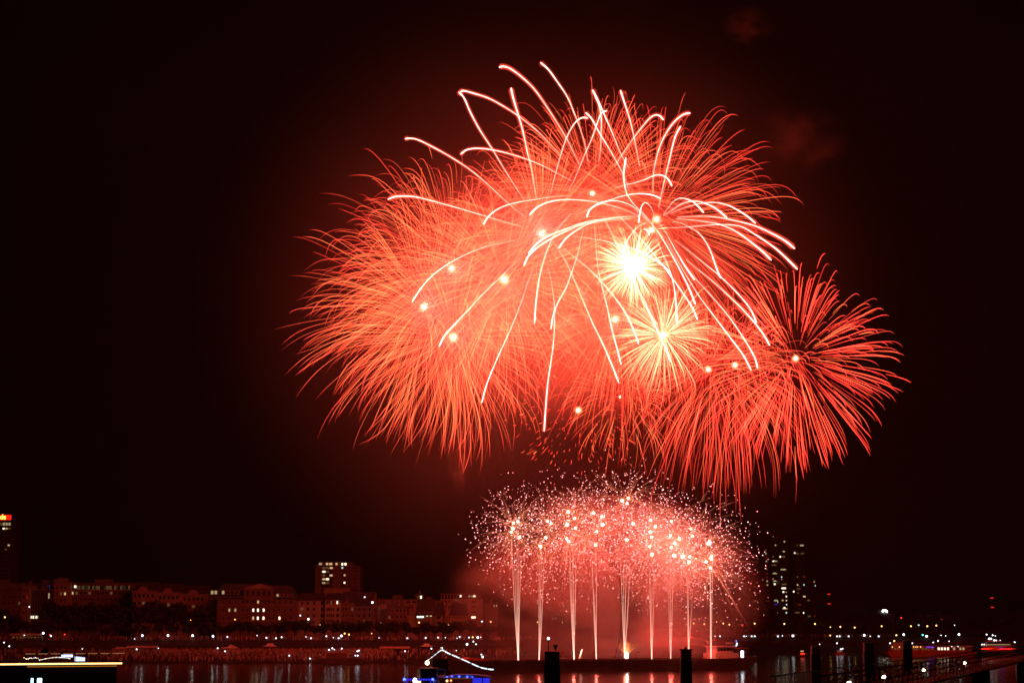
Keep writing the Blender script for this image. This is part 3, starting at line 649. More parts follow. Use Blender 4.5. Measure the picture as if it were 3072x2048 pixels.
def mast(x, ys, lab):
    Y = 1600; X = PX(x, Y); t = thing('radio_mast', (X, Y, 10), lab, 'mast'); top = PZ(ys[0], Y) - 10
    b = MB()
    for dx, dy in ((-1, -1), (1, -1), (0, 1.2)): b.tube([(dx, dy, 0), (dx*.15, dy*.15, top)], .12, 4)
    for k in range(12): z = top*k/12; f = 1-.85*k/12; b.tube([(-f, -f, z), (f, -f, z+top/12*.9)], .07, 3)
    b.build('lattice', METAL, t)
    for y in ys: MB().tube([(-1.1, -1.5, PZ(y, Y)-10), (1.1, -1.5, PZ(y, Y)-10)], .42, 6).build('warning_light', glow('red_warning_light', (1, .02, .01), .9), t)
mast(2488, (1781, 1810), 'slim radio mast with two red warning lights near the high rises')
mast(2977.5, (1792.5, 1820.5), 'slim radio mast with two red warning lights at the far right')

# ------------------------------------------------------------------ trees
LEAF = mat('night_foliage', (.022, .03, .014), .8, scale=1.2, noise=.5); BARK = mat('bark', (.04, .03, .025), .9, scale=2)
def crown_mb(rx, rz, n, sz, tall=False):
    b = MB()
    lobes = [(Vector((rnd.uniform(-.55, .55)*rx, rnd.uniform(-.5, .5)*rx, rnd.uniform(-.45, .5)*rz)), rnd.uniform(.4, .62)) for _ in range(7)]
    for i in range(n):
        c, q = rnd.choice(lobes); d = Vector((rnd.gauss(0, 1), rnd.gauss(0, 1), rnd.gauss(0, 1))).normalized() * q * rnd.uniform(.55, 1.08)
        p = c + Vector((d.x*rx, d.y*rx, d.z*rz)); s_ = sz * rnd.uniform(.5, 1.3)
        u = Vector((rnd.gauss(0, 1), rnd.gauss(0, 1), rnd.gauss(0, 1))).normalized(); v = u.orthogonal().normalized(); w_ = u.cross(v)
        b.add([p-v*s_, p+w_*s_*.6, p+v*s_, p-w_*s_*.6], [(0, 1, 2, 3)])
    return b
TP = []
for rx, rz, th, n in ((3.6, 2.5, 3.2, 420), (3.2, 2.3, 3.0, 380), (3.9, 2.7, 3.4, 460), (7.5, 7.0, 4.0, 900), (6.5, 6.0, 4.0, 800)):
    cm = crown_mb(rx, rz, n, .55 if rx < 5 else .85); tm = MB(); H_ = th + rz*.7
    tm.tube([(0, 0, 0), (.1, 0, th*.5), (0, .1, th), (.1, 0, th+rz*.6)], [.32, .26, .2, .1], 7)
    for k in range(6):
        a = k*1.05; tm.tube([(0, 0, th*.85), (math.cos(a)*rx*.3, math.sin(a)*rx*.3, th+rz*.3), (math.cos(a)*rx*.62, math.sin(a)*rx*.62, th+rz*.8)], [.14, .09, .04], 5)
    TP.append((cm, tm, th + rz*.85))
TREES = {}
def tree(x, Y, kind, label, group, sc=1.0, name='tree'):
    X = PX(x, Y); t = thing(name, (X, Y, gz(X, Y)-.05), label, 'tree', group, rz=rnd.uniform(0, 6.28)); t.scale = (sc*rnd.uniform(.92, 1.1), sc*rnd.uniform(.92, 1.1), sc*rnd.uniform(.94, 1.08))
    if kind not in TREES:
        cm, tm, zc = TP[kind]; a = tm.build('trunk', BARK, t); b_ = cm.build('crown', LEAF, t); b_.location = (0, 0, zc); TREES[kind] = (a, b_)
    else:
        for s_ in TREES[kind]: c = s_.copy(); link(c, t)
    return t
k = 0
for x in np.arange(612, 1482, 27.5):
    tree(x + rnd.uniform(-4, 4), 884 + rnd.uniform(-2, 3), rnd.choice((0, 1, 2)), 'clipped round tree on the promenade, %s from the left of the neat row' % ordinal(k), 'clipped trees along the promenade'); k += 1
for k, x in enumerate((-25, 12, 48, 175, 222, 262, 305, 352, 398, 440, 486, 530, 572, 598)):
    tree(x, 893 + rnd.uniform(-4, 6), 3 if k % 2 else 4, 'large dark tree before the left houses, %s from the left of the big trees' % ordinal(k), 'large trees at the left', sc=(1.0 if 170 < x < 560 else .8))
for k, x in enumerate(range(0, 600, 40)):
    tree(x + rnd.uniform(-6, 6), 882, rnd.choice((0, 1, 2)), 'low clipped tree at the foot of the large trees, %s from the left' % ordinal(k), 'low trees at the left', sc=.95)
for k, x in enumerate(np.arange(2150, 3090, 46)):
    tree(x + rnd.uniform(-8, 8), 1172 + rnd.uniform(-4, 6), 3 if k % 3 else 4, 'dark tree on the right bank, %s from the left behind the moored ships' % ordinal(k), 'dark trees on the right bank', sc=.75)

# ------------------------------------------------------------------ lamps
LC = {'y': glow('sodium_lamp', (1, .58, .16), 4.5, True), 'o': glow('orange_lamp', (1, .38, .08), 4, True), 'w': glow('white_lamp', (.85, .93, 1), 3.2, True), 'r': glow('red_lamp', (1, .03, .02), 3), 't': glow('teal_lamp', (.1, 1, .75), 5), 'W': glow('bright_white_lamp', (.9, .97, 1), 6, True)}
NAMED = {'y': 'yellow', 'o': 'orange', 'w': 'white', 'W': 'bright white', 'r': 'red', 't': 'teal'}
LAMPS = [(15,1850,'y'),(215,1856,'y'),(172,1859,'o'),(188,1846,'w'),(88,1819,'w'),(130,1898,'W'),(153,1906,'w'),(73,1904,'w'),(572,1859,'o'),(427,1905,'W'),(504,1905,'W'),(578,1905,'W'),(404,1915,'w'),(410,1946,'w'),(475,1943,'w'),
 (247,1945,'w'),(12,1926,'w'),(28,1937,'w'),(194,1902,'r'),(150,1903,'r'),(705,1857,'o'),(925,1856,'W'),(901,1845,'w'),(924,1866,'y'),(959,1872,'y'),(1006,1866,'y'),(639,1907,'W'),(682,1909,'w'),(771,1905,'w'),(799,1912,'w'),(828,1913,'w'),
 (845,1910,'w'),(918,1909,'w'),(933,1913,'w'),(979,1907,'w'),(1000,1911,'w'),(1024,1906,'W'),(1016,1913,'w'),(1034,1899,'y'),(1047,1902,'y'),(653,1943,'w'),(675,1952,'w'),(868,1965,'w'),(930,1974,'w'),(987,1948,'w'),(997,1943,'w'),(1003,1947,'w'),(1025,1944,'w'),
 (1104,1869,'y'),(1144,1868,'y'),(1211,1869,'y'),(1257,1866,'y'),(1346,1873,'y'),(1387,1874,'y'),(1446,1863,'w'),(1472,1864,'o'),(1094,1790,'w'),(1117,1806,'W'),(1222,1913,'w'),(1277,1912,'w'),(1314,1911,'w'),(1336,1911,'w'),(1371,1913,'w'),(1379,1909,'w'),
 (1407,1911,'w'),(1418,1910,'y'),(1433,1911,'W'),(1442,1910,'w'),(1137,1912,'w'),(1115,1899,'y'),(1401,1931,'W'),(1420,1923,'w'),(1428,1931,'w'),(1294,1944,'w'),(1369,1950,'w'),(1215,1952,'w'),(1072,1952,'w'),(1077,1950,'w'),(1066,1965,'w'),(1073,1965,'w'),(1444,1962,'w'),(1448,1969,'W'),
 (1612,1865,'y'),(1687,1866,'y'),(1729,1868,'y'),(1722,1897,'y'),(2018,1871,'y'),(1984,1825,'y'),(2081,1869,'y'),(2113,1871,'y'),(2170,1869,'y'),(2188,1872,'y'),(2264,1869,'y'),(2227,1874,'r'),(2160,1908,'w'),(2145,1910,'w'),(2143,1918,'r'),(2232,1913,'w'),(2239,1911,'w'),(2255,1908,'w'),(2264,1907,'w'),(2334,1909,'w'),(2347,1906,'w'),
 (2353,1870,'y'),(2445,1870,'y'),(2491,1880,'y'),(2521,1879,'y'),(2564,1881,'y'),(2645,1877,'y'),(2379,1906,'W'),(2490,1905,'y'),(2511,1910,'w'),(2519,1912,'w'),(2546,1908,'w'),(2593,1904,'W'),(2611,1909,'w'),(2636,1909,'w'),(2689,1904,'y'),(2511,1928,'w'),(2459,1931,'w'),
 (2683,1921,'y'),(2670,1928,'w'),(2733,1877,'y'),(2756,1874,'w'),(2782,1877,'y'),(2809,1875,'y'),(2864,1874,'w'),(2711,1902,'W'),(2768,1903,'t'),(2823,1904,'w'),(2837,1906,'w'),(2877,1902,'W'),(2960,1902,'w'),(2978,1904,'w'),(2986,1906,'w'),(2780,1916,'W'),
 (2800,1926,'w'),(2814,1921,'w'),(2737,1928,'w'),(2847,1922,'w'),(3044,1925,'w'),(2704,1852,'r')]
SMALL = {(188,1846),(73,1904),(172,1859),(572,1859),(404,1915),(475,1943),(247,1945),(771,1905),(918,1909),(1000,1911),(1003,1947),(1336,1911),(1371,1913),(1137,1912),(1115,1899),(1369,1950),(1442,1910),(2145,1910),(2143,1918),(2239,1911),(2347,1906),(2491,1880),(2611,1909),(2459,1931),(2837,1906),(2864,1874),(2847,1922),(2986,1906),(2823,1904),(1687,1866),(1729,1868),(2018,1871),(1984,1825)}
counts = {}
bulbs = {}
for x, y, c in sorted(LAMPS):
    left = x < 1500
    base = 850 if left else 1125
    if x in (1612, 1687, 1729, 1722, 2018, 1984): Y = 1010
    elif y < 1893: Y = (base + 42) if y > 1840 else base + 48
    elif y < 1917: Y = base + 25
    else: Y = base + 2 + max(0, (1976 - y)) / 50 * 15 if left else base + 14
    p = P(x, y, Y)
    zone = ('high street' if y < 1893 else 'low promenade' if y < 1917 else 'quayside') + ' lamp'
    if p.z - gz(p.x, Y) < .6: Y = Y - 1; p = P(x, y, Y); p.z = max(p.z, gz(p.x, Y) + .5)
    side = 'left bank' if left else 'right bank'
    key = (c, zone, side); counts[key] = counts.get(key, 0) + 1
    t = thing('street_lamp' if y < 1893 else 'bank_light', (p.x, Y, gz(p.x, Y)), '%s %s on the %s, %s such lamp from the left' % (NAMED[c], zone, side, ordinal(counts[key]-1)), 'lamp', '%s lamps of the %s' % (zone.split()[0], side))  # phones and torches in the crowd are built as posted lamps too
    h = p.z - t.location.z; r = (.19 if (x, y) in SMALL else .40 if c == 'W' else .29) * (Y/860)
    MB().tube([(0, .25, 0), (0, .25, h*.6), (0, .25, h+.1), (0, .05, h+r*.9)], [.07, .06, .05, .05], 5).build('post', METAL, t)
    kk = (c, round(r, 2))
    if kk not in bulbs: bulbs[kk] = MB().ball((0, 0, 0), r, 7, 5).build('bulb', LC[c], t); bulbs[kk].location = (0, 0, h)
    else: q = bulbs[kk].copy(); link(q, t); q.location = (0, 0, h)
# tents and stalls on the quay
TENT = mat('tent_canvas', (.7, .62, .55), .8, noise=.1)
for x, y, wd, lab, flat in ((690, 1943, 46, 'small pointed tent roof above the crowd, left one of the two before the classical building', 0), (811, 1938, 40, 'small flat topped tent on the quay below the pale house', 1), (1280, 1938, 38, 'small flat topped tent right of the middle of the left bank', 1)):
    Y = 868; X = PX(x, Y); g = gz(X, Y); z = PZ(y, Y)-g; w2 = wd/2*Y*PM; t = thing('market_tent', (X, Y, g), lab, 'tent')
    if flat: q = [(-w2, z), (w2, z), (w2*.4, z+.75), (w2*.38, z+1.3), (-w2*.38, z+1.3), (-w2*.4, z+.75)]
    else: q = [(-w2, z+.3), (-w2, z), (w2, z), (w2*.9, z+.4), (w2*.15, z+1.5), (-w2*.2, z+.5)]
    MB().prism(q, -2, 2).build('roof', TENT, t)
    for sx in (-.9, .9):
        for sy in (-1.8, 1.8): MB().tube([(sx*w2, sy, 0), (sx*w2, sy, z+.02)], .06, 5).build('pole', METAL, t)
STALL = mat('stall_awning', (.65, .5, .4), .8)
for i, (x0, x1, y, lab) in enumerate(((32, 128, 1901, 'long lit market stall row on the promenade at the far left'), (380, 475, 1938, 'pale awning row above the crowd right of the bright ship'), (350, 385, 1946, 'red awning right beside the end of the bright ship'), (1140, 1230, 1940, 'low awning strip above the crowd in the middle of the left bank'))):
    Y = 866 if y > 1920 else 877; a, b_ = PX(x0, Y), PX(x1, Y); g = gz(a, Y); z = max(PZ(y, Y)-g, 1.9); t = thing('market_stall', ((a+b_)/2, Y, g), lab, 'stall'); w2 = (b_-a)/2
    MB().add([(-w2,-1.5,z-.35),(w2,-1.5,z-.35),(w2,1,z+.3),(-w2,1,z+.3),(-w2,-1.5,z-.5),(w2,-1.5,z-.5),(w2,1,z+.15),(-w2,1,z+.15)], [(0,1,2,3),(7,6,5,4),(4,5,1,0),(5,6,2,1),(6,7,3,2),(7,4,0,3)]).build('awning', STALL, t)
    n_ = max(2, int(w2/2.2)); [MB().tube([(-w2+2*w2*k/n_, -1.3, 0), (-w2+2*w2*k/n_, -1.3, z-.45)], .06, 4).build('pole', METAL, t) for k in range(n_+1)]
    if i == 0: [MB().box(-w2+1+2*w2*k/9, -w2+1.9+2*w2*k/9, -.2, -.1, .9, 1.5).build('lit_counter', LIT['d'], t) for k in range(9)]

# ================================================================== BOATS
HULL = mat('dark_hull_paint', (.05, .035, .03), .5, scale=.3, noise=.4); WHITE_P = mat('white_boat_paint', (.6, .58, .55), .45, noise=.12, scale=.3); REDH = mat('red_hull_paint', (.45, .12, .08), .5)
def local_thing(name, A, Bp, label, cat):
    A, Bp = Vector(A), Vector(Bp); d = Bp - A
    return thing(name, (A.x, A.y, 0), label, cat, rz=math.atan2(d.y, d.x)), math.hypot(d.x, d.y)
# firework barge
A = (PX(1345, 667), 667); Bq = (PX(2275, 729), 729)
t, L = local_thing('cargo_barge', A, Bq, 'long dark cargo barge that carries the fireworks across the river', 'barge')
hp = [(1.5, -.8), (L-9, -.8), (L-4, .8), (L-1.2, 2.6), (L, 4.5), (L-8, 4.15), (L-14, 3.95), (10, 3.95), (5, 4.1), (0, 4.6), (0, 1.2)]
MB().prism(hp, 0, 11.4).build('hull', HULL, t)
MB().box(11, L-24, 1.2, 10.2, 3.96, 4.35).build('coaming', HULL, t)
rb = MB(); rb.box(10, L-14, -.12, -.005, 3.0, 3.25); rb.box(6, L-8, -.1, -.005, 1.8, 1.95)
rb.build('rubbing_strake', METAL, t)
for k in range(16): MB().tube([(9+k*(L-26)/15, .35, 3.95), (9+k*(L-26)/15, .35, 4.5)], .16, 6).build('bollard', TRIM, t)
rl = MB()
for k in range(40): rl.tube([(10+k*(L-34)/39, 11.2, 4), (10+k*(L-34)/39, 11.2, 5.0)], .035, 3)
rl.tube([(10, 11.2, 5), (L-24, 11.2, 5)], .035, 4); rl.tube([(10, 11.2, 4.5), (L-24, 11.2, 4.5)], .03, 4); rl.build('handrail', METAL, t)
# wheelhouse near the right end
u0 = (2145-1345)/930*L; u1 = (2262-1345)/930*L; sc = L/930
MB().box(u0, u0+10.2, 2, 9.5, 3.96, 5.9).build('deckhouse', WHITE_P, t)
wh = MB().box(u0+.9, u0+8.2, 2.6, 9, 5.91, 8.0).build('wheelhouse', WHITE_P, t)
for k in range(5): MB().box(u0+1.3+k*1.36, u0+2.4+k*1.36, 2.5, 2.595, 6.7, 7.6).build('window', GLASS, wh)
MB().box(u0+.2, u0+9.4, 2.0, 9.6, 8.01, 8.35).build('roof', WHITE_P, t)
MB().tube([(u0+6.3, 5, 8.3), (u0+6.3, 5, 11.2)], .08, 5).build('mast', METAL, t)
MB().tube([(u0+6.0, 4, 9.3), (u0+9.0, 4, 9.3)], .15, 5).build('radar', WHITE_P, t)
MB().box(u0+11.2, u0+12.3, 1.9, 2.0, 3.96, 6.6).build('lit_door', glow('lit_doorway', (.85, .93, 1), 5, True), t)
MB().box(u0+10.4, u0+14.5, 2.01, 8, 3.96, 6.8).build('stern_cabin', HULL, t)
MB().box(u0+11, u0+15, 2.4, 7, 7.4, 7.6).build('awning', REDH, t)
for dx in (11, 15): MB().tube([(u0+dx, 3, 4), (u0+dx, 3, 7.4)], .06, 4).build('awning_post', METAL, t)
for dx, z, c in ((9.3, 9.2, 'w'), (9.0, 10.1, 'B'), (9.1, 8.6, 'w')):
    MB().ball((u0+dx, 1.7, z), .28 if c == 'w' else .18, 6, 4).build('deck_lamp', LC['w'] if c == 'w' else glow('blue_lamp', (.1, .2, 1), 6), t)
MB().prism([(7, 4.0), (15, 4.0), (14.2, 4.7), (9.5, 5.0), (8, 4.9)], 1, 6).build('forward_cover', REDH, t)
def on_barge(x, dy=4): u = (x-1345)/930; v = Vector((Bq[0]-A[0], Bq[1]-A[1])).normalized(); return Vector((A[0]+(Bq[0]-A[0])*u - v.y*dy, A[1]+(Bq[1]-A[1])*u + v.x*dy, 3.96))
for i, x in enumerate((1493, 1537, 1590, 1697, 1745, 1795, 1925, 2012)):
    p = on_barge(x, 8); t = thing('deck_post', p, 'thin hooked post on the barge deck, %s from the left' % ordinal(i), 'post', 'hooked posts on the barge')
    MB().tube([(0, 0, 0), (0, 0, 2.2), (.3, 0, 2.45), (1.1, 0, 2.5)], [.07, .06, .06, .05], 5).build('post_tube', METAL, t); MB().box(.5, 1.1, -.1, .1, 2.2, 2.45).build('lamp_head', METAL, t)
# lifting crane with a work basket
p = on_barge(1860, 6); p.y += 3; t = thing('folding_crane', p, 'tall folding lattice crane with a basket standing on the barge among the sparks', 'crane'); m_ = p.y * PM
def cp(x, y): q = P(x, y, p.y); return Vector((q.x-p.x, 0, q.z-p.z))
def lattice(name, a, b_, w1, w2_, n_):
    mb = MB()
    for s_ in (-1, 1):
        for e in (-1, 1): mb.tube([a+Vector((s_*w1, e*w1, 0)), b_+Vector((s_*w2_, e*w2_, 0))], .09, 4)
    for k in range(n_):
        f, g = k/n_, (k+1)/n_; pa = a.lerp(b_, f); pb = a.lerp(b_, g); wa = w1+(w2_-w1)*f
        for e in (-1, 1): mb.tube([pa+Vector((-wa, e*wa, 0)), pb+Vector((wa, e*wa, 0))], .06, 3); mb.tube([pa+Vector((wa, e*wa, 0)), pa+Vector((-wa, e*wa, 0))], .06, 3)
    mb.build(name, METAL, t)
MB().box(-1.6, 2.2, -1.2, 1.2, 0, .9).build('base', METAL, t)
base = Vector((0, 0, .9)); foot = cp(1864, 1925)
lattice('lower_boom', base, foot + Vector((0, 0, 1)), .75, .6, 4); lattice('main_boom', foot, cp(1869, 1805), .6, .35, 14)
lattice('upper_boom', cp(1870, 1803), cp(1855, 1702), .35, .22, 12)
MB().tube([cp(1871, 1803), cp(1861, 1803), cp(1861, 1785), cp(1866, 1770)], .16, 5).build('knuckle_strut', METAL, t)
q = cp(1838, 1697); bk = MB()
for z in (0, .55, 1.1):
    bk.tube([q+Vector((-1.3, -.8, z)), q+Vector((1.3, -.8, z)), q+Vector((1.3, .8, z)), q+Vector((-1.3, .8, z)), q+Vector((-1.3, -.8, z))], .07, 4)
for a in (-1.3, 0, 1.3): bk.tube([q+Vector((a, -.8, 0)), q+Vector((a, -.8, 1.1))], .07, 4)
bk.box(q.x-1.3, q.x+1.3, -.8, .8, q.z-.12, q.z-.02); bk.tube([q+Vector((1.3, 0, .3)), cp(1855, 1702)], .2, 5); bk.build('work_basket', METAL, t)
# bright mine base
p = on_barge(1874, 3); t = thing('mortar_flare', p, 'blinding white flame at the foot of the tracers on the middle of the barge', 'flame')
MB().ball((0, 0, 1.15), .42, 8, 8, 2.6).build('flame', glow('white_flame', (1, .85, .75), 25, True), t)
b = MB()
for k in range(9): a = (k-4)*.12; b.tube([(0, 0, 1.5), (a*4, 0, 4+2*math.cos(a*4)), (a*9, 0, 5.5)], [.1, .06, .02], 3, [(1.6, .6, .2, 1), (1.2, .4, .1, 1), (.5, .1, .03, 1)])
b.build('spark_trails', SPARK, t)
MB().tube([(0, 0, 0), (0, 0, .3)], .5, 8).build('mortar_tube', METAL, t)
p = on_barge(1722, 3); t = thing('stray_tracer', p, 'short slanting tracer pair leaping right from the barge', 'firework')
for k, (dx, h) in enumerate(((15, 32), (12, 26))):
    MB().tube([Vector((.4*k+.7, 0, .1)), Vector((dx*.05+.7, 0, h*.05)), Vector((dx*.11+.4, 0, h*.11))], [.05, .1, .16], 4, [(1.2, .3, .15, 1), (1.6, .6, .4, 1), (1.8, .9, .6, 1)]).build('tracer', SPARK, t)

# mooring piles
PILEU = mat('pale_pile_coating', (.30, .26, .26), .8, noise=.2, scale=.7); PILEL = mat('dark_steel_pile', (.02, .018, .018), .6)
def pile(x0, x1, yt, ym, Y, label, cap=False):
    X = PX((x0+x1)/2, Y); r = (x1-x0)/2*Y*PM; zt, zm = PZ(yt, Y), PZ(ym, Y)
    t = thing('mooring_pile', (X, Y, -2), label, 'pile', 'square mooring piles in the river'); b = MB()
    b.box(-r-.12, r+.12, -r, r, 0, zm+2).build('lower_shaft', PILEL, t); MB().box(-r, r, -r*.95, r*.95, zm+2.002, zt+2).build('upper_shaft', PILEU, t)
    if cap: MB().box(-r-.35, r+.35, -r-.3, r+.3, zt+2.003, zt+2.2).build('cap', METAL, t); MB().ball((-.1, 0, zt+2.4), .3, 8, 5, 1.2).build('knob', METAL, t)
    return X, zt, r
X1, z1, r1 = pile(1634, 1678, 1953, 1994, 420, 'nearest thick mooring pile left of centre, carrying a lamp and a triangle')
pile(2042, 2072, 1948, 1979, 520, 'slimmer capped mooring pile in front of the right part of the barge', True)
pile(2432, 2456, 1936, 1960, 560, 'dark mooring pile leftmost of the three right of the barge')
pile(2590, 2617, 1926, 1953, 540, 'dark mooring pile in the middle of the three right of the barge')
pile(2706, 2731, 1921, 1945, 500, 'dark mooring pile before the long red passenger ship')
t = thing('navigation_light', (PX(1645, 420), 420, z1+.003), 'starry white navigation lamp on a short post atop the thick pile', 'lamp')
h = PZ(1914, 420) - z1
MB().tube([(0, 0, 0), (0, 0, h-.3)], .12, 8).build('post', METAL, t); MB().ball((0, 0, h), .25, 10, 8).build('lamp_globe', LC['W'], t); MB().box(-.3, .3, -.25, .25, h-.5, h-.36).build('lamp_bracket', METAL, t)
t = thing('triangle_marker', (PX(1666, 420), 420, z1+.003), 'black triangle marker pointing down on the thick pile beside the lamp', 'sign')
h = PZ(1933, 420) - z1
MB().prism([(-.55, h), (.55, h), (.03, h-1.25), (-.03, h-1.25)], -.05, .05).build('triangle_plate', METAL, t); MB().tube([(0, 0, 0), (0, 0, h-.6)], .05, 6).build('post', METAL, t)

# bright ship at the lower left
A = (PX(-60, 376), 376); Bq2 = (PX(368, 389), 389)
t, L = local_thing('passenger_ship', A, Bq2, 'dark passenger ship at lower left outlined by a long glowing deck line', 'ship')
MB().prism([(-8, -.5), (L-3, -.5), (L-1, 2.8), (L-1, 8.0), (-8, 8.0)], 0, 9).build('hull', HULL, t)
STRIP = glow('glowing_deck_line', (1, .62, .20), 3, True)
MB().box(-8, L, -.25, -.02, 8.02, 8.28).build('deck_light_strip', STRIP, t)
MB().box(-8, L, -.2, 9, 7.9, 8.01).build('upper_deck', HULL, t)
MB().box(9, L-1, -.3, -.18, 7.62, 7.70).build('gunwale_trim', glow('trim_reflection', (1, .35, .05), .7), t)  # orange reflection put into the trim as emission
MB().box(4, L-1, -.05, .1, 7.2, 7.26).build('lower_rail', METAL, t)
k_ = L/428
for i in range(9):
    a = (136+i*37.5)*k_; b_ = a + 29*k_
    MB().box(a, min(b_, L-1.2), -.1, 0, 10.0, 10.07).build('rail_segment', glow('rail_reflection_glow', (1, .45, .2), .5) , t)  # warm light reflected by the rail, painted as its own glow
MB().box(134*k_, L-1, 0.01, 8, 9.99, 10.1).build('awning', HULL, t)
for i in range(9): MB().tube([((136+i*37.5)*k_, .1, 8), ((136+i*37.5)*k_, .1, 10)], .05, 5).build('awning_post', METAL, t)
MB().tube([((116)*k_, 0, 8.3), ((136)*k_, 0, 9.9)], .06, 5).build('brace', TRIM, t)
b = MB()
for i in range(34):
    x = (134 + i*4.2); z = 9.0 + .35*math.sin((x-190)*.035) if i > 10 else 9.15 + rnd.uniform(-.1, .2)
    MB().ball((x*k_, .5, z), rnd.uniform(.05, .085), 5, 4).build('fairy_light', LC['w'] if i % 3 else LC['y'], t)
BLUEW = glow('blue_white_panel', (.55, .65, 1), 2.2, True)
for i in range(11): MB().box((246+i*3.1)*k_, (248.5+i*3.1)*k_, .4, .5, 9.35+.03*(i % 3), 9.85).build('bar_light', BLUEW, t)
for i in range(8): MB().box((286+i*4)*k_, (288.5+i*4)*k_, .4, .5, 8.6, 9.5 - .03*i).build('lit_panel', BLUEW, t)
CY = glow('cabin_window_cyan', (.35, .85, 1), 5, True)
for x0, x1 in ((155, 161.5), (173.5, 187)): MB().box(x0*k_, x1*k_, -.04, -.003, 3.6, 5.5).build('lit_window', CY, t)
for x0 in (146, 238): MB().box(x0*k_, (x0+3)*k_, -.05, -.003, 3.6, 5.8).build('door_frame', TRIM, t)
MB().tube([(216*k_, 4, 10.1), (216*k_, 4, 12.6)], .07, 5).build('mast', METAL, t)
BLT = mat('blue_lit_tarp', (.25, .3, .5), .8)  # blue light falling on the cloth is put into its base colour
MB().prism([(190*k_, 10.1), (217*k_, 10.1), (215*k_, 11.2), (205*k_, 10.9)], 3, 3.6).build('tarpaulin', BLT, t)

# small lit excursion boat with a dressed mast
Yb = 300; kb = Yb*PM; A = (PX(1205, Yb), Yb)
t = thing('excursion_boat', (A[0], Yb, 0), 'excursion boat at the bottom with blue lamps and a lit canopy', 'boat')
def bx(x): return (x-1205)*kb
def bz(y): return PZ(y, Yb)
MB().prism([(1, -.4), (bx(1500), -.4), (bx(1535), 2.6), (0, 2.4)], 0, 5).build('hull', WHITE_P, t)
MB().box(.3, bx(1495), .2, 4.8, 2.41, 5.2).build('saloon', WHITE_P, t)
for k in range(9): MB().box(.8+k*1.5, 1.9+k*1.5, .12, .198, 3.3, 4.6).build('window', LIT['w'] if k in (1, 2) else GLASS, t)
MB().box(bx(1210), bx(1490), .1, 4.9, 5.21, 5.4).build('upper_deck', WHITE_P, t)
wh = MB().box(bx(1260), bx(1309), 1, 4, 5.41, bz(2006)).build('wheelhouse', METAL, t)
for k in range(4): MB().box(bx(1263+k*11.5), bx(1272+k*11.5), .9, .995, 6.9, 8.5).build('window', GLASS, wh)
MB().box(bx(1256), bx(1312), .7, 4.2, bz(2006)+.01, bz(2004)+.05).build('roof', METAL, t)
f = MB()
for a, b_ in (((1311, 2030), (1311, 2006)), ((1311, 2006), (1334, 2006)), ((1334, 2006), (1334, 2030)), ((1311, 2030), (1334, 2030))):
    f.tube([(bx(a[0]), .8, bz(a[1])), (bx(b_[0]), .8, bz(b_[1]))], .05, 5)
f.build('canvas_frame', WHITE_P, t)
MB().box(bx(1311), bx(1334), .7, 3, bz(2031)-.1, bz(2026)).build('locker', WHITE_P, t)
MB().prism([(bx(1335), bz(2031)), (bx(1470), bz(2031)), (bx(1468), bz(2028)), (bx(1430), bz(2023.5)), (bx(1390), bz(2022)), (bx(1362), bz(2022.5)), (bx(1345), bz(2027))], .5, 4.5).build('canopy', mat('pale_canopy', (.75, .6, .6), .7), t)
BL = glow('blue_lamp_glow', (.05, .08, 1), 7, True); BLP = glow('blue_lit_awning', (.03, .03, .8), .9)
for x, y, r in ((1214, 2036.5, .22), (1298, 2036.5, .18), (1400, 2029, .12), (1376, 2028, .12), (1340, 2029, .1), (1355, 2027, .1), (1415, 2029.5, .08)):
    MB().ball((bx(x), .3, bz(y)), r, 8, 6).build('blue_lamp', BL, t)
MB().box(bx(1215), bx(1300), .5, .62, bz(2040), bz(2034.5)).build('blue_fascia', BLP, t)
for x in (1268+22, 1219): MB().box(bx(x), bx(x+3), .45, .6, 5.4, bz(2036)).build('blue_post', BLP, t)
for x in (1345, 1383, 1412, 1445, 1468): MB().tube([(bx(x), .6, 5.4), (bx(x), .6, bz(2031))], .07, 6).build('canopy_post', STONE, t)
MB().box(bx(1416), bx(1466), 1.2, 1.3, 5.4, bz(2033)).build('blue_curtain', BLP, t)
MB().box(bx(1246), bx(1262), .4, .6, bz(2050), bz(2042)).build('lit_counter', LC['y'], t); MB().ball((bx(1245), .35, bz(2040)), .3, 8, 6, 1.3).build('work_lamp', LC['W'], t)
MB().ball((bx(1352), .5, bz(2040)), .12, 6, 5).build('red_lamp', glow('red_orange_lamp', (1, .15, .04), 8), t); MB().ball((bx(1340), .5, bz(2041)), .16, 6, 5).build('white_lamp', LC['y'], t)
MB().box(bx(1346), bx(1410), .7, .8, bz(2035), bz(2032)).build('warm_fascia', LIT['d'], t)
MB().ball((bx(1308), .6, bz(2046)), .5, 12, 8, .8).build('life_ring', WHITE_P, t)
MB().tube([(bx(1323), 2, 5.4), (bx(1323), 2, bz(1946))], [.09, .05], 6).build('mast', METAL, t)
for y, a, b_ in ((1967, 1305, 1342), (1986, 1285, 1336)): MB().tube([(bx(a), 2, bz(y)), (bx(b_), 2, bz(y))], .035, 4).build('cross_spar', METAL, t)
MB().ball((bx(1280), 1.9, bz(1987.5)), .30, 10, 8).build('stern_lamp', glow('warm_star_lamp', (1, .6, .28), 14, True), t)
MB().tube([(bx(1280), 2.1, 5.4), (bx(1280), 2.1, bz(1988))], .05, 5).build('lamp_post', METAL, t)
for x, y in ((1321, 1942), (1325, 1942.5)): MB().ball((bx(x), 2, bz(y)), .07, 5, 4).build('mast_lamp', LC['w'], t)
ls = thing('light_string', (A[0]+bx(1325), Yb+2, bz(1947)), 'string of white bulbs hung from the mast down to both sides', 'light string')
o3 = Vector((bx(1325), 0, bz(1947)))
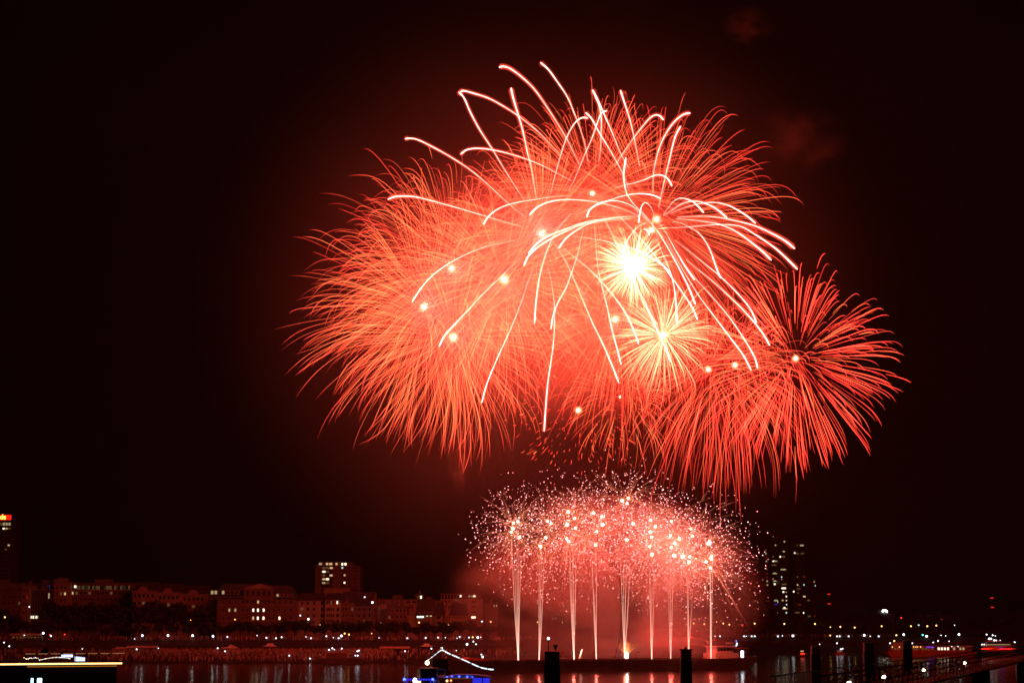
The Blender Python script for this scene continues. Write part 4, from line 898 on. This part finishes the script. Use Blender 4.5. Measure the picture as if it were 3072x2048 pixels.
c1 = smooth_path([(1282, 1978), (1300, 1964), (1316, 1951), (1325, 1947)], 22); c2 = smooth_path([(1325, 1947), (1345, 1958), (1375, 1971), (1410, 1987), (1440, 2000), (1465, 2005), (1476, 2006)], 62)
for nm, cc in (('left_cable', c1), ('right_cable', c2)):
    MB().tube([Vector((bx(p_[0]), 0, bz(p_[1]))) - o3 for p_ in cc], .02, 4).build('cable', METAL, ls)
SB = glow('white_bulb', (.75, .95, 1), 1.8, True); b0 = None
for i, p_ in enumerate(c1 + c2):
    big = (i < 22 and i % 4 < 2) or (i >= 22 and i % 9 < 7)
    if b0 is None: b0 = q = MB().ball((0, 0, 0), .085, 6, 4).build('bulb', SB, ls)
    else: q = b0.copy(); link(q, ls)
    q.location = Vector((bx(p_[0]), -.05, bz(p_[1])-.08)) - o3; s_ = (.8 if i < 22 else 1.1) if big else .5; q.scale = (s_, s_, s_)

# moored workboat and pontoon by the left bank
A = (PX(958, 838), 838); t = thing('moored_workboat', (A[0], 838, 0), 'low dark workboat moored by the left bank with reddish awning', 'boat')
MB().prism([(0, 2.2), (14, 2.4), (18, 1.8), (17.5, -.4), (5, -.4), (2, .6)], 0, 4).build('hull', HULL, t); MB().box(3, 11, .5, 3.5, 2.3, 4.3).build('cabin', BRICK, t); MB().box(2.5, 11.5, .2, 3.8, 4.31, 4.5).build('roof', REDH, t)
# passenger ship, patrol boats and small craft on the right
def ship(x0, x1, Y, label, rows, hullm, name='passenger_ship'):
    X = PX(x0, Y); t = thing(name, (X, Y, 0), label, 'ship'); W_ = (x1-x0)*Y*PM
    MB().prism([(2, -.5), (W_-1, -.5), (W_, 2.6), (-.3, 3.0), (0, 1.8)], 0, 8).build('hull', hullm, t)
    MB().box(2, W_-2.5, .5, 7.5, 2.75, 5.3).build('saloon', REDH, t); MB().box(1.5, W_-1.5, .2, 7.8, 5.31, 5.6).build('sun_deck', WHITE_P, t)
    MB().box(3, W_*.18, 1.5, 6, 5.61, 7.3).build('wheelhouse', WHITE_P, t); MB().prism([(W_*.25, 6.8), (W_*.88, 7.0), (W_*.88, 7.15), (W_*.25, 6.95)], .8, 7).build('awning', REDH, t)
    for k in range(9): MB().tube([(W_*(.26+.077*k), 1, 5.6), (W_*(.26+.077*k), 1, 6.85)], .06, 4).build('awning_post', METAL, t)
    return t, W_
t, W_ = ship(2662, 2925, 1035, 'long low red lit passenger ship moored on the right', None, REDH)
for k in range(26):
    c = 'W' if 15 <= k <= 18 else ('d' if k % 3 else 'r') if k < 14 else 'y' if k in (20, 22, 23) else None
    MB().box(W_*(.04+k*.035), W_*(.04+k*.035)+.9, .42, .498, 3.5, 4.7).build('window', LIT[c] if c else GLASS, t)
for u in (.05, .13, .29, .315, .335, .37, .79, .72): MB().ball((W_*u, -.1, 5.0 if u < .5 else 5.2), .19, 6, 4).build('deck_lamp', LC['y'] if u < .5 else LC['w'], t)
MB().box(W_*.44, W_*.52, .2, .4, 4.75, 5.1).build('blue_sign', glow('blue_violet_sign', (.15, .05, 1), 1.3), t)
t, W_ = ship(2942, 3050, 1030, 'ship at the right edge edged with a glowing red line and white lamps', None, HULL)
MB().box(0, W_*.98, -.2, -.05, 3.85, 4.25).build('red_light_strip', glow('red_strip_glow', (1, .02, .008), 2.6, True), t)
MB().box(W_*.5, W_*.62, -.35, -.21, 4.3, 4.7).build('blue_light', glow('blue_strip_glow', (.12, .08, 1), 2), t)
MB().box(W_*.12, W_*.5, -.1, 0, 6.1, 6.3).build('warm_rail_light', LIT['w'], t); MB().box(W_*.5, W_*.8, -.1, 0, 6.15, 6.35).build('warm_rail_light', LIT['w'], t)
MB().box(W_*.18, W_*.55, .5, 3, 8.0, 8.2).build('red_roof_line', glow('dim_red_line', (1, .02, .01), .5), t)
for u, z, r in ((.02, 6.3, .35), (.08, 6.3, .3), (.22, 9.2, .5), (.27, 9.2, .45), (.36, 8.4, .4), (.41, 8.4, .3), (.52, 8.4, .18)): MB().ball((W_*u, -.3, z), r, 7, 5).build('white_lamp', LC['w'], t)
MB().box(W_*.2, W_*.6, .6, 4, 5.61, 8.0).build('bridge_house', HULL, t)
def small_boat(x, y, wd, Y, label, c):
    X = PX(x, Y); w_ = wd*Y*PM; t = thing('motor_boat', (X, Y, 0), label, 'boat'); MB().prism([(-w_/2, 1.1), (w_/2, 1.3), (w_*.42, -.3), (-w_*.42, -.3)], 0, 3).build('hull', REDH if c == 'd' else HULL, t)
    MB().box(-w_*.25, w_*.2, .5, 2.5, 1.15, 2.8).build('cabin', WHITE_P, t)
    if c == 'r': MB().box(-w_*.35, w_*.4, -.1, -.01, 1.35, 1.85).build('red_light', glow('red_boat_light', (1, .02, .01), 2.2), t); MB().box(-w_*.35, w_*.2, -.1, -.01, 2.9, 3.3).build('white_light', LIT['w'], t)
    else: MB().ball((w_*.1, 0, 3.2), .35, 6, 5).build('cabin_lamp', LC['w'], t); MB().ball((w_*.25, 0, 3.4), .3, 6, 5).build('cabin_lamp', LC['w'], t)
small_boat(2406, 1961, 18, 1020, 'small motor boat with a bright red light right of the barge', 'r')
small_boat(2518, 1943, 34, 1105, 'small reddish motor boat by the right bank with two white lamps', 'd')

# lit gangway at lower right
def gp(x, y, z): Y = (H - z) * 6000 / (y - HORIZ); return Vector((PX(x, Y), Y, z))
g0, g1 = gp(2555, 2047, 12), gp(3072, 1957, 12); g1 = g0 + (g1-g0)*1.1; d = g1 - g0; L = math.hypot(d.x, d.y)
t = thing('gangway_bridge', (g0.x, g0.y, 0), 'long lattice gangway with bright lamps slanting up the lower right corner', 'gangway', rz=math.atan2(d.y, d.x))
STEEL = mat('galvanised_steel', (.35, .34, .33), .4, metal=.7, noise=.15)
tr = MB(); n_ = int(L/2.6)
for yy in (0, 2.2):
    for z in (11.1, 12.0, 12.65): tr.tube([(-12, yy, z), (L, yy, z)], .045 if z != 11.1 else .06, 5)
    for k in range(-4, n_+1):
        x = k*L/n_; tr.tube([(x, yy, 11.1), (x, yy, 12.65)], .03, 4)
        if k < n_: tr.tube([(x, yy, 11.1), (x+L/n_, yy, 12.0)], .025, 4)
tr.build('lattice_frame', METAL, t); MB().box(-12, L, .1, 2.1, 11.0, 11.09).build('walkway', METAL, t)
for k in range(3): MB().box(L*.2+k*L*.4, L*.2+k*L*.4+.8, .3, 1.9, -2, 11.0).build('pier', METAL, t)
v = (g1-g0).normalized()
for x, y in ((2672, 2027), (2792, 2007), (2915, 1986), (2551, 2049)):
    q = gp(x, y, 12.05); s_ = (Vector((q.x, q.y, 0)) - Vector((g0.x, g0.y, 0))).length * (1 if x > 2555 else -.1)
    l_ = MB().ball((s_, .15, 12.05), .125, 10, 6, .8).build('gangway_lamp', glow('gangway_lamp_glow', (1, .85, .55), 26, True), t)
    MB().tube([(s_, .05, 12.3), (s_, .15, 12.15)], .05, 5).build('lamp_arm', STEEL, l_)
for k in range(6): s_ = 6+k*L/6.3; MB().tube([(s_+1, -.03, 12.02), (s_+3.6, -.03, 12.02)], .03, 4).build('bright_handrail', STEEL, t)

# ================================================================== SMOKE AND HAZE
def smoke(name, loc, dims, dens, label, cat, scale=2.0, seed=0.0, lo=.45, hi=.75, col=(.9,.9,.9), rotz=0, step=None, stretch=(1,1,1)):
    m = bpy.data.materials.new(name); m.use_nodes = True; t = m.node_tree; t.nodes.clear()
    o = t.nodes.new('ShaderNodeOutputMaterial'); v = t.nodes.new('ShaderNodeVolumePrincipled')
    v.inputs['Color'].default_value = (*col, 1); v.inputs['Anisotropy'].default_value = 0.0
    tc = t.nodes.new('ShaderNodeTexCoord'); mp = t.nodes.new('ShaderNodeMapping'); mp.inputs['Location'].default_value = (seed, seed*.7, -seed)
    mp.inputs['Scale'].default_value = stretch
    nz = t.nodes.new('ShaderNodeTexNoise'); nz.inputs['Scale'].default_value = scale; nz.inputs['Detail'].default_value = 3.5
    nz.inputs['Distortion'].default_value = .5
    t.links.new(tc.outputs['Object'], mp.inputs[0]); t.links.new(mp.outputs[0], nz.inputs['Vector'])
    ln = t.nodes.new('ShaderNodeVectorMath'); ln.operation = 'LENGTH'; t.links.new(tc.outputs['Object'], ln.inputs[0])
    fall = t.nodes.new('ShaderNodeMapRange'); fall.interpolation_type = 'SMOOTHSTEP'
    for k, val in (('From Min', .35), ('From Max', 1.0), ('To Min', 1.0), ('To Max', 0.0)): fall.inputs[k].default_value = val
    t.links.new(ln.outputs['Value'], fall.inputs['Value'])
    mr = t.nodes.new('ShaderNodeMapRange'); mr.interpolation_type = 'SMOOTHSTEP'
    for k, val in (('From Min', lo), ('From Max', hi), ('To Min', 0.0), ('To Max', dens)): mr.inputs[k].default_value = val
    t.links.new(nz.outputs['Fac'], mr.inputs['Value'])
    ml = t.nodes.new('ShaderNodeMath'); ml.operation = 'MULTIPLY'; t.links.new(mr.outputs[0], ml.inputs[0]); t.links.new(fall.outputs[0], ml.inputs[1])
    t.links.new(ml.outputs[0], v.inputs['Density']); t.links.new(v.outputs[0], o.inputs['Volume'])
    ob = MB().ball((0,0,0), 1.0, 16, 10).build(name, m)
    ob.location = loc; ob.scale = dims; ob.rotation_euler = (0, 0, rotz)
    return tag(ob, label, cat, kind='stuff')
def sm(x, y, rx, ry, dY, dens, label, Yd=0, **k):
    Y = YB + Yd; m = Y*PM
    return smoke('smoke', P(x, y, Y), (rx*m*1.15, dY, ry*m*1.15), dens, label, 'smoke', **k)
sm(1820, 1780, 440, 290, 38, .10, 'thick red lit smoke hanging behind the barge', Yd=25, scale=2.6, seed=3, lo=.36, hi=.72)
sm(1660, 860, 560, 430, 45, .027, 'smoke glowing between the red bursts', Yd=15, scale=2.2, seed=9, lo=.2, hi=.8)
sm(1640, 900, 980, 900, 110, .0018, 'thin drifting smoke far around the whole display', Yd=40, scale=1.3, seed=5, lo=.05, hi=.95)
sm(2245, 80, 85, 60, 12, .009, 'faint red puff of old smoke high at the upper right', Yd=30, scale=1.9, seed=15, lo=.4, hi=.7)
sm(2400, 420, 150, 110, 14, .009, 'faint red puff of smoke right of the topmost sparks', Yd=30, scale=1.9, seed=21, lo=.4, hi=.7)
sm(1375, 1370, 38, 110, 6, .02, 'thin upright wisp of smoke left of the crackling bursts', Yd=-10, scale=1.7, seed=33, lo=.38, hi=.7)
hz = bpy.data.materials.new('haze'); hz.use_nodes = True; t = hz.node_tree; t.nodes.clear()
o = t.nodes.new('ShaderNodeOutputMaterial'); v = t.nodes.new('ShaderNodeVolumePrincipled')
v.inputs['Color'].default_value = (.85, .85, .85, 1); v.inputs['Density'].default_value = 0.00003; v.inputs['Anisotropy'].default_value = 0
t.links.new(v.outputs[0], o.inputs['Volume'])
hb = MB().box(-900, 900, -60, 2450, -2, 330).build('haze', hz); tag(hb, 'thin night haze lit by the display', 'haze', kind='stuff')
